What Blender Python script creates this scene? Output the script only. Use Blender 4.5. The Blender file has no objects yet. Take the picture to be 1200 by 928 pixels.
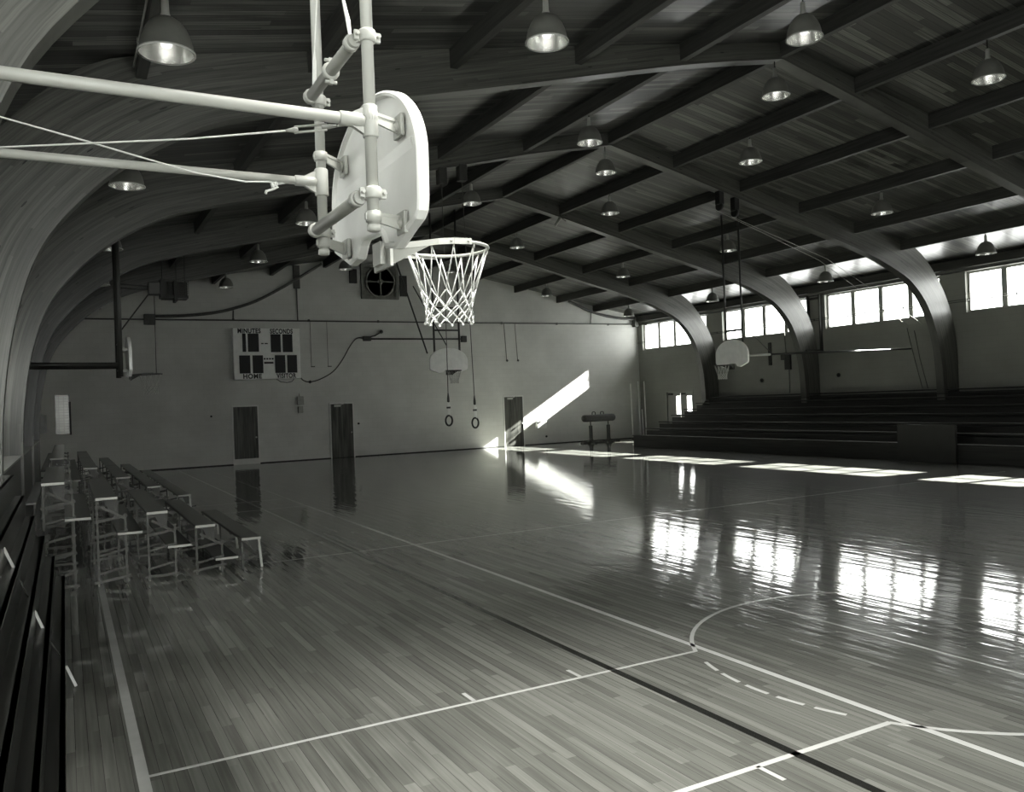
import bpy, bmesh, math, random
from mathutils import Vector, Matrix
random.seed(7)
S = bpy.context.scene
COL = S.collection
R = math.radians

# ------------------------------------------------------------------ materials
def G(v):  # the print's faint warm green tone, weaker in pale paints
    k = min(v/.7, 1)
    return (v*.995, v*(1.015-.012*k), v*(.875+.085*k), 1)

def new_mat(name):
    m = bpy.data.materials.new(name); m.use_nodes = True
    nt = m.node_tree; nt.nodes.clear()
    out = nt.nodes.new('ShaderNodeOutputMaterial')
    return m, nt, out
def N(nt, t, **kw):
    n = nt.nodes.new(t)
    for k, v in kw.items():
        if k in n.inputs.keys() if hasattr(n.inputs, 'keys') else False: n.inputs[k].default_value = v
        else: setattr(n, k, v)
    return n
def ramp(nt, stops):
    r = nt.nodes.new('ShaderNodeValToRGB')
    e = r.color_ramp.elements
    e[0].position, e[0].color = stops[0][0], G(stops[0][1])
    e[1].position, e[1].color = stops[-1][0], G(stops[-1][1])
    for p, v in stops[1:-1]:
        q = e.new(p); q.color = G(v)
    return r
def principled(nt, out, rough, coat=0, coat_rough=.1, metal=0, spec=.5):
    b = nt.nodes.new('ShaderNodeBsdfPrincipled')
    b.inputs['Roughness'].default_value = rough
    b.inputs['Metallic'].default_value = metal
    b.inputs['Coat Weight'].default_value = coat
    b.inputs['Coat Roughness'].default_value = coat_rough
    b.inputs['Specular IOR Level'].default_value = spec
    nt.links.new(b.outputs[0], out.inputs[0])
    return b
def math_node(nt, op, a=None, b=None, c=None):
    n = nt.nodes.new('ShaderNodeMath'); n.operation = op
    for i, v in enumerate((a, b, c)):
        if v is None: continue
        if isinstance(v, (int, float)): n.inputs[i].default_value = v
        else: nt.links.new(v, n.inputs[i])
    return n.outputs[0]

def simple(name, v, rough=.5, metal=0, noise=.12, scale=6, spec=.5, coat=0):
    """paint / metal with a little procedural mottling"""
    m, nt, out = new_mat(name)
    b = principled(nt, out, rough, coat=coat, metal=metal, spec=spec)
    tc = nt.nodes.new('ShaderNodeTexCoord')
    no = nt.nodes.new('ShaderNodeTexNoise'); no.inputs['Scale'].default_value = scale
    no.inputs['Detail'].default_value = 4
    nt.links.new(tc.outputs['Object'], no.inputs['Vector'])
    r = ramp(nt, [(.3, v*(1-noise)), (.7, v*(1+noise))])
    nt.links.new(no.outputs['Fac'], r.inputs[0])
    nt.links.new(r.outputs[0], b.inputs['Base Color'])
    return m

def boards(name, width, length, along, lo, hi, rough, coat=0, coat_rough=.1, grain=.25, gap=.04, bump=0, tone_pow=1, wave=0, spec=.5, mid=None):
    """strip boards running along axis `along` ('X' or 'Y') in world space, each with a tone of its own"""
    m, nt, out = new_mat(name)
    b = principled(nt, out, rough, coat=coat, coat_rough=coat_rough, spec=spec)
    geo = nt.nodes.new('ShaderNodeNewGeometry')
    sep = nt.nodes.new('ShaderNodeSeparateXYZ'); nt.links.new(geo.outputs['Position'], sep.inputs[0])
    a, c = (sep.outputs['X'], sep.outputs['Y']) if along == 'X' else (sep.outputs['Y'], sep.outputs['X'])
    ci = math_node(nt, 'DIVIDE', c, width)
    row = math_node(nt, 'FLOOR', ci)
    fr = math_node(nt, 'FRACT', ci)
    wn = nt.nodes.new('ShaderNodeTexWhiteNoise'); wn.noise_dimensions = '1D'; nt.links.new(row, wn.inputs['W'])
    off = math_node(nt, 'MULTIPLY', wn.outputs['Value'], 17.3)
    ai = math_node(nt, 'ADD', math_node(nt, 'DIVIDE', a, length), off)
    seg = math_node(nt, 'FLOOR', ai)
    cmb = nt.nodes.new('ShaderNodeCombineXYZ'); nt.links.new(row, cmb.inputs[0]); nt.links.new(seg, cmb.inputs[1])
    w2 = nt.nodes.new('ShaderNodeTexWhiteNoise'); w2.noise_dimensions = '2D'; nt.links.new(cmb.outputs[0], w2.inputs['Vector'])
    # grain stretched along the board
    v = nt.nodes.new('ShaderNodeCombineXYZ')
    nt.links.new(math_node(nt, 'MULTIPLY', a, 1.2), v.inputs[0])
    nt.links.new(math_node(nt, 'MULTIPLY', c, 38), v.inputs[1])
    nt.links.new(math_node(nt, 'MULTIPLY', w2.outputs['Value'], 50), v.inputs[2])
    no = nt.nodes.new('ShaderNodeTexNoise'); no.inputs['Scale'].default_value = 1; no.inputs['Detail'].default_value = 5
    nt.links.new(v.outputs[0], no.inputs['Vector'])
    tone = math_node(nt, 'POWER', w2.outputs['Value'], tone_pow)
    fac = math_node(nt, 'ADD', math_node(nt, 'MULTIPLY', tone, 1-grain),
                    math_node(nt, 'MULTIPLY', math_node(nt, 'MULTIPLY_ADD', no.outputs['Fac'], 2.0, -.5), grain))
    r = ramp(nt, [(0, lo), (.5, mid if mid else (lo+hi)/2), (1, hi)])
    nt.links.new(fac, r.inputs[0])
    # joints
    edge = math_node(nt, 'LESS_THAN', math_node(nt, 'ABSOLUTE', math_node(nt, 'SUBTRACT', fr, .5)), .5-gap*.5)
    mixn = nt.nodes.new('ShaderNodeMix'); mixn.data_type = 'RGBA'
    nt.links.new(edge, mixn.inputs[0]); mixn.inputs[6].default_value = G(lo*.35)
    nt.links.new(r.outputs[0], mixn.inputs[7])
    nt.links.new(mixn.outputs[2], b.inputs['Base Color'])
    if bump or wave:
        bp = nt.nodes.new('ShaderNodeBump'); bp.inputs['Strength'].default_value = 1
        bp.inputs['Distance'].default_value = 1
        v2 = nt.nodes.new('ShaderNodeCombineXYZ')
        nt.links.new(math_node(nt, 'MULTIPLY', a, .9), v2.inputs[0])
        nt.links.new(math_node(nt, 'MULTIPLY', c, 7.5), v2.inputs[1])
        n2 = nt.nodes.new('ShaderNodeTexNoise'); n2.inputs['Scale'].default_value = 1; n2.inputs['Detail'].default_value = 2
        nt.links.new(v2.outputs[0], n2.inputs['Vector'])
        h = math_node(nt, 'ADD', math_node(nt, 'MULTIPLY', n2.outputs['Fac'], wave), math_node(nt, 'MULTIPLY', fac, bump))
        nt.links.new(h, bp.inputs['Height'])
        nt.links.new(bp.outputs[0], b.inputs['Normal'])
        nt.links.new(bp.outputs[0], b.inputs['Coat Normal'])
    return m

def laminated(name, lo, hi, rough=.38):
    """glue-laminated timber: layers follow the UV u direction"""
    m, nt, out = new_mat(name)
    b = principled(nt, out, rough, coat=.25, coat_rough=.25)
    uv = nt.nodes.new('ShaderNodeUVMap')
    sep = nt.nodes.new('ShaderNodeSeparateXYZ'); nt.links.new(uv.outputs[0], sep.inputs[0])
    u, vv = sep.outputs[0], sep.outputs[1]
    lam = math_node(nt, 'FLOOR', math_node(nt, 'DIVIDE', vv, .042))
    w = nt.nodes.new('ShaderNodeTexWhiteNoise'); w.noise_dimensions = '2D'
    cmb = nt.nodes.new('ShaderNodeCombineXYZ'); nt.links.new(lam, cmb.inputs[0])
    w1 = nt.nodes.new('ShaderNodeTexWhiteNoise'); w1.noise_dimensions = '1D'; nt.links.new(lam, w1.inputs['W'])
    nt.links.new(math_node(nt, 'FLOOR', math_node(nt, 'MULTIPLY_ADD', u, .3, math_node(nt, 'MULTIPLY', w1.outputs['Value'], 9))), cmb.inputs[1])
    nt.links.new(cmb.outputs[0], w.inputs['Vector'])
    v = nt.nodes.new('ShaderNodeCombineXYZ')
    nt.links.new(math_node(nt, 'MULTIPLY', u, 1.3), v.inputs[0]); nt.links.new(math_node(nt, 'MULTIPLY', vv, 45), v.inputs[1])
    nt.links.new(math_node(nt, 'MULTIPLY', w.outputs['Value'], 30), v.inputs[2])
    no = nt.nodes.new('ShaderNodeTexNoise'); no.inputs['Scale'].default_value = 1; no.inputs['Detail'].default_value = 6
    nt.links.new(v.outputs[0], no.inputs['Vector'])
    fac = math_node(nt, 'ADD', math_node(nt, 'MULTIPLY', w.outputs['Value'], .4), math_node(nt, 'MULTIPLY', math_node(nt, 'MULTIPLY_ADD', no.outputs['Fac'], 2.2, -.6), .6))
    r = ramp(nt, [(0, lo), (1, hi)]); nt.links.new(fac, r.inputs[0])
    # knots
    v3 = nt.nodes.new('ShaderNodeCombineXYZ')
    nt.links.new(math_node(nt, 'MULTIPLY', u, 1.0), v3.inputs[0]); nt.links.new(math_node(nt, 'MULTIPLY', vv, 5), v3.inputs[1])
    vo = nt.nodes.new('ShaderNodeTexVoronoi'); vo.inputs['Scale'].default_value = 1.3
    nt.links.new(v3.outputs[0], vo.inputs['Vector'])
    k = math_node(nt, 'LESS_THAN', vo.outputs['Distance'], .07)
    mx = nt.nodes.new('ShaderNodeMix'); mx.data_type = 'RGBA'
    nt.links.new(k, mx.inputs[0]); nt.links.new(r.outputs[0], mx.inputs[6]); mx.inputs[7].default_value = G(lo*.3)
    nt.links.new(mx.outputs[2], b.inputs['Base Color'])
    return m

def block_wall(name, v, rough=.55):
    m, nt, out = new_mat(name)
    b = principled(nt, out, rough)
    geo = nt.nodes.new('ShaderNodeNewGeometry')
    sep = nt.nodes.new('ShaderNodeSeparateXYZ'); nt.links.new(geo.outputs['Position'], sep.inputs[0])
    c = nt.nodes.new('ShaderNodeCombineXYZ')
    nt.links.new(math_node(nt, 'ADD', sep.outputs[0], sep.outputs[1]), c.inputs[0]); nt.links.new(sep.outputs[2], c.inputs[1])
    br = nt.nodes.new('ShaderNodeTexBrick')
    nt.links.new(c.outputs[0], br.inputs['Vector'])
    br.inputs['Scale'].default_value = 1; br.inputs['Brick Width'].default_value = .4; br.inputs['Row Height'].default_value = .2
    br.inputs['Mortar Size'].default_value = .006
    br.inputs['Color1'].default_value = G(v); br.inputs['Color2'].default_value = G(v*.965); br.inputs['Mortar'].default_value = G(v*.9)
    no = nt.nodes.new('ShaderNodeTexNoise'); no.inputs['Scale'].default_value = .7; no.inputs['Detail'].default_value = 6
    nt.links.new(geo.outputs['Position'], no.inputs['Vector'])
    r = nt.nodes.new('ShaderNodeMapRange'); r.inputs['From Min'].default_value = .3; r.inputs['From Max'].default_value = .7
    r.inputs['To Min'].default_value = .9; r.inputs['To Max'].default_value = 1.08
    nt.links.new(no.outputs['Fac'], r.inputs['Value'])
    mx = nt.nodes.new('ShaderNodeMix'); mx.data_type = 'RGBA'; mx.blend_type = 'MULTIPLY'; mx.inputs[0].default_value = 1
    nt.links.new(br.outputs['Color'], mx.inputs[6]); nt.links.new(r.outputs[0], mx.inputs[7])
    nt.links.new(mx.outputs[2], b.inputs['Base Color'])
    bp = nt.nodes.new('ShaderNodeBump'); bp.inputs['Strength'].default_value = .25; bp.inputs['Distance'].default_value = .01; bp.invert = True
    nt.links.new(br.outputs['Fac'], bp.inputs['Height']); nt.links.new(bp.outputs[0], b.inputs['Normal'])
    return m

def grained(name, lo, hi, axis, rough=.4, coat=0, freq=30):
    """wood with grain along an object axis"""
    m, nt, out = new_mat(name)
    b = principled(nt, out, rough, coat=coat, coat_rough=.12)
    geo = nt.nodes.new('ShaderNodeNewGeometry')
    mp = nt.nodes.new('ShaderNodeMapping')
    sc = [freq]*3; sc['XYZ'.index(axis)] = freq*.05
    mp.inputs['Scale'].default_value = sc
    nt.links.new(geo.outputs['Position'], mp.inputs[0])
    no = nt.nodes.new('ShaderNodeTexNoise'); no.inputs['Scale'].default_value = 1; no.inputs['Detail'].default_value = 5
    nt.links.new(mp.outputs[0], no.inputs['Vector'])
    r = ramp(nt, [(.3, lo), (.7, hi)]); nt.links.new(no.outputs['Fac'], r.inputs[0])
    nt.links.new(r.outputs[0], b.inputs['Base Color'])
    return m

def glass_mat(name):
    m, nt, out = new_mat(name)
    t = nt.nodes.new('ShaderNodeBsdfTransparent'); t.inputs[0].default_value = (.94, .95, .94, 1)
    g = nt.nodes.new('ShaderNodeBsdfGlossy'); g.inputs['Roughness'].default_value = .02
    mx = nt.nodes.new('ShaderNodeMixShader'); mx.inputs[0].default_value = .06
    nt.links.new(t.outputs[0], mx.inputs[1]); nt.links.new(g.outputs[0], mx.inputs[2]); nt.links.new(mx.outputs[0], out.inputs[0])
    return m
def glass_block_mat(name):
    m, nt, out = new_mat(name)
    geo = nt.nodes.new('ShaderNodeNewGeometry')
    sep = nt.nodes.new('ShaderNodeSeparateXYZ'); nt.links.new(geo.outputs['Position'], sep.inputs[0])
    c = nt.nodes.new('ShaderNodeCombineXYZ'); nt.links.new(sep.outputs[0], c.inputs[0]); nt.links.new(sep.outputs[2], c.inputs[1])
    br = nt.nodes.new('ShaderNodeTexBrick'); br.offset = 0
    nt.links.new(c.outputs[0], br.inputs['Vector'])
    br.inputs['Scale'].default_value = 1; br.inputs['Brick Width'].default_value = .16; br.inputs['Row Height'].default_value = .1
    br.inputs['Mortar Size'].default_value = .012
    br.inputs['Color1'].default_value = G(.10); br.inputs['Color2'].default_value = G(.075); br.inputs['Mortar'].default_value = G(.04)
    t = nt.nodes.new('ShaderNodeBsdfTranslucent'); nt.links.new(br.outputs['Color'], t.inputs[0])
    g = nt.nodes.new('ShaderNodeBsdfGlossy'); g.inputs['Roughness'].default_value = .2
    mx = nt.nodes.new('ShaderNodeMixShader'); mx.inputs[0].default_value = .08
    nt.links.new(t.outputs[0], mx.inputs[1]); nt.links.new(g.outputs[0], mx.inputs[2]); nt.links.new(mx.outputs[0], out.inputs[0])
    return m
def emit_mat(name, strength):
    m, nt, out = new_mat(name)
    e = nt.nodes.new('ShaderNodeEmission'); e.inputs[1].default_value = strength; e.inputs[0].default_value = (1, .98, .92, 1)
    nt.links.new(e.outputs[0], out.inputs[0])
    return m

M = dict(
    floor=boards('maple_floor', .072, 1.15, 'Y', .085, .25, .5, coat=1, coat_rough=.06, grain=.5, gap=.035, wave=.0039, tone_pow=1.0, mid=.16, spec=.08),
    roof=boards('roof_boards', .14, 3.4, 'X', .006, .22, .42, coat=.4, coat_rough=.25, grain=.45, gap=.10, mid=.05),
    arch=laminated('laminated_timber', .022, .135),
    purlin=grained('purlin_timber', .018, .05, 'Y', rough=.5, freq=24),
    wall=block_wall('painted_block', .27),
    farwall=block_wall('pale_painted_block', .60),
    white=simple('white_enamel', .68, rough=.38, noise=.04),
    palegrey=simple('pale_grey_paint', .35, rough=.42, noise=.05),
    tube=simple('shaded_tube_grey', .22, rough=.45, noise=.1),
    fanm=simple('fan_grey', .2, rough=.5, noise=.2),
    doorframe=simple('light_door_frame', .66, rough=.45, noise=.05),
    bracket=simple('bracket_grey', .34, rough=.45, noise=.1),
    rope=simple('white_cord', .6, rough=.8, noise=.05, scale=60),
    dark=simple('dark_steel', .03, rough=.5, noise=.3),
    black=simple('black_matte', .008, rough=.6),
    steel=simple("worn_steel", .04, rough=.35, metal=.5, noise=.35, scale=20),
    bright=simple('bare_edge', .46, rough=.4, noise=.1, scale=20),
    seat=grained('dark_bench_boards', .010, .024, 'Y', rough=.35, coat=.5, freq=26),
    stack=grained('dark_varnished_boards', .004, .011, 'Y', rough=.3, coat=.6, freq=20),
    bleacher=grained('old_bleacher_boards', .01, .028, 'Y', rough=.55, freq=18),
    ledge=grained('reflecting_deck_boards', .2, .36, 'Y', rough=.3, coat=.4, freq=20),  # bright reflection on the deck tops, put into their base colour
    door=grained('dark_door_veneer', .018, .13, 'Z', rough=.3, coat=.5, freq=16),
    frame=simple('pale_frame', .30, rough=.45, noise=.05),
    glass=glass_mat('window_glass'),
    block=glass_block_mat('glass_block'),
    shade=simple('lamp_shade_grey', .17, rough=.45, metal=.2, noise=.1),
    reflector=simple('lamp_reflector', .75, rough=.25, metal=.85, noise=.03),
    bulb=emit_mat('lamp_bulb_glow', .9),
    linew=simple('white_court_paint', .66, rough=.22, noise=.05, coat=1),
    lineb=simple('black_court_paint', .012, rough=.22, coat=1),
    farboard=simple('aged_backboard_paint', .92, rough=.5, noise=.06),
    board=simple('scoreboard_white', .93, rough=.5, noise=.04),
    ink=simple('black_lettering', .015, rough=.6),
    leather=simple('dark_leather', .03, rough=.5, noise=.3, scale=12),
    panel=simple('dull_grey_panel', .022, rough=.6, noise=.1),
    notice=simple('mottled_panel', .16, rough=.3, noise=.6, scale=3),
    pipe=simple('dark_pipe', .07, rough=.5, noise=.2),
    gusset=simple('gusset_plate', .035, rough=.5, noise=.2),
    wire=simple('thin_wire', .05, rough=.5),
)

# ------------------------------------------------------------------ mesh helpers
class MB:
    def __init__(self): self.bm = bmesh.new()
    def box(self, x0, x1, y0, y1, z0, z1, bevel=0):
        v = [self.bm.verts.new((x, y, z)) for x in (x0, x1) for y in (y0, y1) for z in (z0, z1)]
        fs = [self.bm.faces.new([v[i] for i in f]) for f in ((0,1,3,2),(4,6,7,5),(0,4,5,1),(2,3,7,6),(0,2,6,4),(1,5,7,3))]
        if bevel:
            es = list({e for f in fs for e in f.edges})
            bmesh.ops.bevel(self.bm, geom=es, offset=bevel, segments=2, profile=.5, affect='EDGES')
        return self
    def bar(self, a, b, w, h, up=(0,0,1)):
        """rectangular bar from a to b, w sideways, h along `up`"""
        a, b = Vector(a), Vector(b); d = (b-a).normalized()
        s = d.cross(Vector(up))
        if s.length < 1e-4: s = d.cross(Vector((1,0,0)))
        s.normalize(); u = s.cross(d).normalized()
        q = [(-1,-1),(1,-1),(1,1),(-1,1)]
        va = [self.bm.verts.new(a+s*(i*w/2)+u*(j*h/2)) for i, j in q]
        vb = [self.bm.verts.new(b+s*(i*w/2)+u*(j*h/2)) for i, j in q]
        self.bm.faces.new(va[::-1]); self.bm.faces.new(vb)
        for k in range(4): self.bm.faces.new([va[k], va[(k+1)%4], vb[(k+1)%4], vb[k]])
        return self
    def tube(self, pts, r, n=10, closed=False, cap=True):
        pts = [Vector(p) for p in pts]
        rs = r if isinstance(r, (list, tuple)) else [r]*len(pts)
        rings = []; prev = None
        L = len(pts)
        for i, p in enumerate(pts):
            if closed: t = (pts[(i+1)%L]-pts[i-1]).normalized()
            else: t = (pts[min(i+1, L-1)]-pts[max(i-1, 0)]).normalized()
            if prev is None:
                a = Vector((0,0,1)) if abs(t.z) < .9 else Vector((1,0,0))
                u = t.cross(a).normalized()
            else:
                u = (prev - t*prev.dot(t)).normalized()
            prev = u; w = t.cross(u)
            rings.append([self.bm.verts.new(p+(u*math.cos(2*math.pi*k/n)+w*math.sin(2*math.pi*k/n))*rs[i]) for k in range(n)])
        m = L if closed else L-1
        for i in range(m):
            A, B = rings[i], rings[(i+1)%L]
            for k in range(n): self.bm.faces.new([A[k], A[(k+1)%n], B[(k+1)%n], B[k]]).smooth = True
        if cap and not closed:
            self.bm.faces.new(rings[0][::-1]); self.bm.faces.new(rings[-1])
        return self
    def lathe(self, prof, c=(0,0,0), axis='Z', n=24, smooth=True, cap=True):
        c = Vector(c); rings = []
        for r, z in prof:
            ring = []
            for k in range(n):
                a = 2*math.pi*k/n
                p = (r*math.cos(a), r*math.sin(a), z)
                if axis == 'X': p = (z, p[0], p[1])
                if axis == 'Y': p = (p[0], z, p[1])
                ring.append(self.bm.verts.new(c+Vector(p)))
            rings.append(ring)
        for A, B in zip(rings, rings[1:]):
            for k in range(n):
                f = self.bm.faces.new([A[k], A[(k+1)%n], B[(k+1)%n], B[k]]); f.smooth = smooth
        if cap and prof[0][0] > 1e-4: self.bm.faces.new(rings[0][::-1])
        if cap and prof[-1][0] > 1e-4: self.bm.faces.new(rings[-1])
        return self
    def ball(self, c, r, sub=1):
        ret = bmesh.ops.create_icosphere(self.bm, subdivisions=sub, radius=r, matrix=Matrix.Translation(c))
        return self
    def prism(self, poly, axis, a, b):
        """extrude a 2D polygon along an axis from a to b. poly coords are the other two axes in XYZ order"""
        def P(q, t):
            if axis == 'X': return (t, q[0], q[1])
            if axis == 'Y': return (q[0], t, q[1])
            return (q[0], q[1], t)
        A = [self.bm.verts.new(P(q, a)) for q in poly]; B = [self.bm.verts.new(P(q, b)) for q in poly]
        self.bm.faces.new(A[::-1]); self.bm.faces.new(B)
        n = len(poly)
        for k in range(n): self.bm.faces.new([A[k], A[(k+1)%n], B[(k+1)%n], B[k]])
        return self
    def build(self, name, mat, parent=None, loc=None):
        bm = self.bm
        bmesh.ops.remove_doubles(bm, verts=bm.verts, dist=1e-6)
        bmesh.ops.recalc_face_normals(bm, faces=bm.faces)
        me = bpy.data.meshes.new(name); bm.to_mesh(me); bm.free()
        me.materials.append(mat)
        o = bpy.data.objects.new(name, me); COL.objects.link(o)
        if parent:
            o.parent = parent
            o.matrix_parent_inverse = Matrix.Translation(parent.location).inverted() if parent.get('worldpts') else Matrix()
        if loc is not None: o.location = loc
        return o

def tag(o, label=None, cat=None, group=None, kind=None):
    if label: o['label'] = label
    if cat: o['category'] = cat
    if group: o['group'] = group
    if kind: o['kind'] = kind
    return o
def empty(name, loc, label, cat, group=None, kind=None, world=True):
    """Empty at the thing's base; with world=True its parts are given in world coordinates"""
    o = bpy.data.objects.new(name, None); COL.objects.link(o)
    o.location = loc; o.empty_display_size = .1
    if world: o['worldpts'] = 1
    return tag(o, label, cat, group, kind)
def copy_tree(o, parent=None):
    c = o.copy(); COL.objects.link(c)
    if parent: c.parent = parent
    for ch in [x for x in bpy.data.objects if x.parent == o]: copy_tree(ch, c)
    return c
def smooth_by_angle(o):
    for p in o.data.polygons: p.use_smooth = True

# ------------------------------------------------------------------ dimensions (metres)
XW, XL, YF, YN = 25.85, -1.45, 34.0, -2.2       # right wall, left wall, far wall, wall behind the camera
XR, ZR, SL = 12.2, 8.72, .188                   # ridge and roof slope
def zroof(x): return ZR - SL*abs(x-XR)
ARCH_Y = [0.0, 5.7, 11.36, 17.0, 22.66, 28.3]
AW = .26
BAY = [2.85, 8.55, 14.2, 19.85, 25.5, 31.15]
PX = [.98, 3.15, 5.3, 7.55, 9.75, 12.2, 14.25, 16.55, 18.8, 21.1, 23.2]
ORD = ['nearest', 'second nearest', 'third', 'fourth', 'farthest']

# ------------------------------------------------------------------ setting
f = MB().box(XL-.3, XW+.3, YN-.3, YF+.3, -.2, 0).build('floor', M['floor'])
tag(f, 'glossy varnished strip wood gym floor with court lines', 'floor', kind='structure')
f['worldpts'] = 1
def line(x0, y0, x1, y1, w, m='linew', name='court_line', z=.0012):
    MB().bar((x0, y0, z*.5), (x1, y1, z*.5), w, z).build(name, M[m], f)
line(.34, -2.0, .34, 33.2, .065)            # endline of the cross court
line(4.57, -2.0, 4.57, 33.2, .052, z=.0016)         # sideline of the long court
line(3.66, -2.0, 3.66, 33.2, .062, 'lineb')
line(.37, 5.29, 4.49, 5.29, .03); line(.37, 3.48, 4.49, 3.48, .04)
line(2.3, 11.7, 19.5, 11.7, .026)
line(6.0, 2.8, 6.0, 5.97, .026)
for y0, y1, xs in ((5.29, 5.49, (2.48, 3.37)), (3.28, 3.48, (2.47, 3.36))):
    for x in xs: line(x, y0, x, y1, .03)
cx, cy, cr = 6.05, 4.385, 1.81
a0 = math.pi-math.asin(.905/cr)
def arc(a, b, w, n):
    mb = MB()
    for i in range(n):
        t0, t1 = a+(b-a)*i/n, a+(b-a)*(i+1)/n
        mb.bar((cx+cr*math.cos(t0), cy+cr*math.sin(t0), .0008), (cx+cr*math.cos(t1), cy+cr*math.sin(t1), .0008), w, .0016)
    return mb.build('free_throw_arc', M['linew'], f)
arc(a0, a0-2*math.pi+2*math.asin(.905/cr)+0, .035, 72)
half = math.asin(.905/cr)
for i in range(5):
    t = math.pi-half+ .13 + i*(2*half-.26)/5
    arc(t+.03, t+.03+.115, .03, 3)
# second cross court, mirrored beyond the dividing line
line(.37, 18.0, 4.49, 18.0, .03); line(.37, 19.8, 4.49, 19.8, .03)

# side wall on the right with its window openings and a double door
WIN = [(17.45+5.65*k, 22.2+5.65*k) for k in range(2, -4, -1)]
WIN[0] = (28.89, 33.64)
ZS, ZH = 4.42, 5.74
w = MB()
DY0, DY1, DZ = 29.95, 31.95, 2.3
w.box(XW, XW+.3, YN, DY0, 0, ZS); w.box(XW, XW+.3, DY1, YF+.3, 0, ZS); w.box(XW, XW+.3, DY0, DY1, DZ, ZS)
w.box(XW, XW+.3, YN, YF+.3, ZH, zroof(XW))
ys = [YN] + [v for p in reversed(WIN) for v in p] + [YF+.3]
for a, b in zip(ys[::2], ys[1::2]): w.box(XW, XW+.3, a, b, ZS, ZH)
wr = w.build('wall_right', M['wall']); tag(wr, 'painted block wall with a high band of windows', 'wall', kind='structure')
w = MB()
LWIN_ADDED = [(.55, 5.2, 4.45, ZH), (6.15, 10.9, 2.1, 3.2), (11.8, 16.55, 2.3, 3.2)]  # unseen windows, added and sized to light the arch feet and backboard
yy = YN
for y0, y1, z0, z1 in LWIN_ADDED:
    w.box(XL-.3, XL, yy, y0, 0, zroof(XL)); w.box(XL-.3, XL, y0, y1, 0, z0); w.box(XL-.3, XL, y0, y1, z1, zroof(XL)); yy = y1
w.box(XL-.3, XL, yy, YF+.3, 0, zroof(XL))
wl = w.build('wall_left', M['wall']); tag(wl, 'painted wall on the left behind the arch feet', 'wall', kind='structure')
# far gable wall with one glass block opening
GX0, GX1, GZ0, GZ1 = -.27, .17, 1.52, 2.94
w = MB()
w.box(XL, GX0, YF, YF+.3, 0, GZ1); w.box(GX1, XW, YF, YF+.3, 0, GZ1); w.box(GX0, GX1, YF, YF+.3, 0, GZ0)
w.prism([(XL, GZ1), (XW, GZ1), (XW, zroof(XW)), (XR, ZR), (XL, zroof(XL))], 'Y', YF, YF+.3)
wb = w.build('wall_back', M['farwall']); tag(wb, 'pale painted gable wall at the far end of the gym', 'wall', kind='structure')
# wall behind the camera with an added bank of tall windows that lights the foreground
NX0, NX1, NZ0, NZ1 = -1.2, 4.6, 1.6, 5.4
w = MB()
w.box(XL, NX0, YN-.3, YN, 0, NZ1); w.box(NX1, XW, YN-.3, YN, 0, NZ1); w.box(NX0, NX1, YN-.3, YN, 0, NZ0)
w.prism([(XL, NZ1), (XW, NZ1), (XW, zroof(XW)), (XR, ZR), (XL, zroof(XL))], 'Y', YN-.3, YN)
wn = w.build('wall_front', M['wall']); tag(wn, 'painted end wall behind the viewpoint with added tall windows', 'wall', kind='structure')
# roof deck
w = MB()
w.prism([(XL-.9, zroof(XL-.9)), (XR, ZR), (XW+1.1, zroof(XW+1.1)), (XW+1.1, zroof(XW+1.1)+.15), (XR, ZR+.15), (XL-.9, zroof(XL-.9)+.15)], 'Y', YN-.3, YF+.3)
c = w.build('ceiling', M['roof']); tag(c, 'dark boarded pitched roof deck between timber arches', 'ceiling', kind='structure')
b = MB().box(XL, XW, YF-.015, YF, 0, .035).build('stripe_back', M['panel']); tag(b, 'dark baseboard along the far wall', 'stripe', kind='structure')  # thin dark line at the foot of the far wall
for nm, x0, x1, side in (('trim_1', XW-.22, XW, 'right'), ('trim_2', XL, XL+.22, 'left')):
    zc = zroof(XW if side == 'right' else XL)
    t = MB().box(x0, x1, YN, YF, zc-.30, zc-.02).build(nm, M['purlin'])
    tag(t, f'dark timber eave beam along the top of the {side} wall', 'beam', kind='structure')

# windows
n = 0
def side_window(x, y0, y1, name, label, inward, ZS=ZS, ZH=ZH):
    global n
    o = empty(name, (x, (y0+y1)/2, ZS), label, 'window', kind='structure')
    fr = MB(); t = .07
    fr.box(x-.03, x+.03, y0, y1, ZS, ZS+t); fr.box(x-.03, x+.03, y0, y1, ZH-t, ZH)
    fr.box(x-.03, x+.03, y0, y0+t, ZS+t, ZH-t); fr.box(x-.03, x+.03, y1-t, y1, ZS+t, ZH-t)
    fr.build('window_frame', M['frame'], o)
    for k in (1, 2, 3):
        ym = y0+(y1-y0)*k/4
        MB().box(x-.035, x+.035, ym-.085, ym+.085, ZS+t, ZH-t).build('mullion', M['frame'], o)
    MB().box(x-.012, x+.012, y0+t, y1-t, ZS+.6, ZS+.615).build('glazing_bar', M['wire'], o)
    for k in range(4):
        a = y0+(y1-y0)*k/4; b2 = y0+(y1-y0)*(k+1)/4
        MB().box(x-.004, x+.004, a+.085, b2-.085, ZS+t*.9, ZH-t*.9).build('pane', M['glass'], o)
    # daylight portal
    l = bpy.data.lights.new('daylight_portal', 'AREA'); l.shape = 'RECTANGLE'; l.size = y1-y0; l.size_y = ZH-ZS
    l.cycles.is_portal = True
    lo = bpy.data.objects.new('daylight_portal', l); COL.objects.link(lo)
    lo.location = (x+.25*inward*-1, (y0+y1)/2, (ZS+ZH)/2)
    lo.rotation_euler = (R(90), 0, R(90) if inward < 0 else R(-90))
    return o
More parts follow.
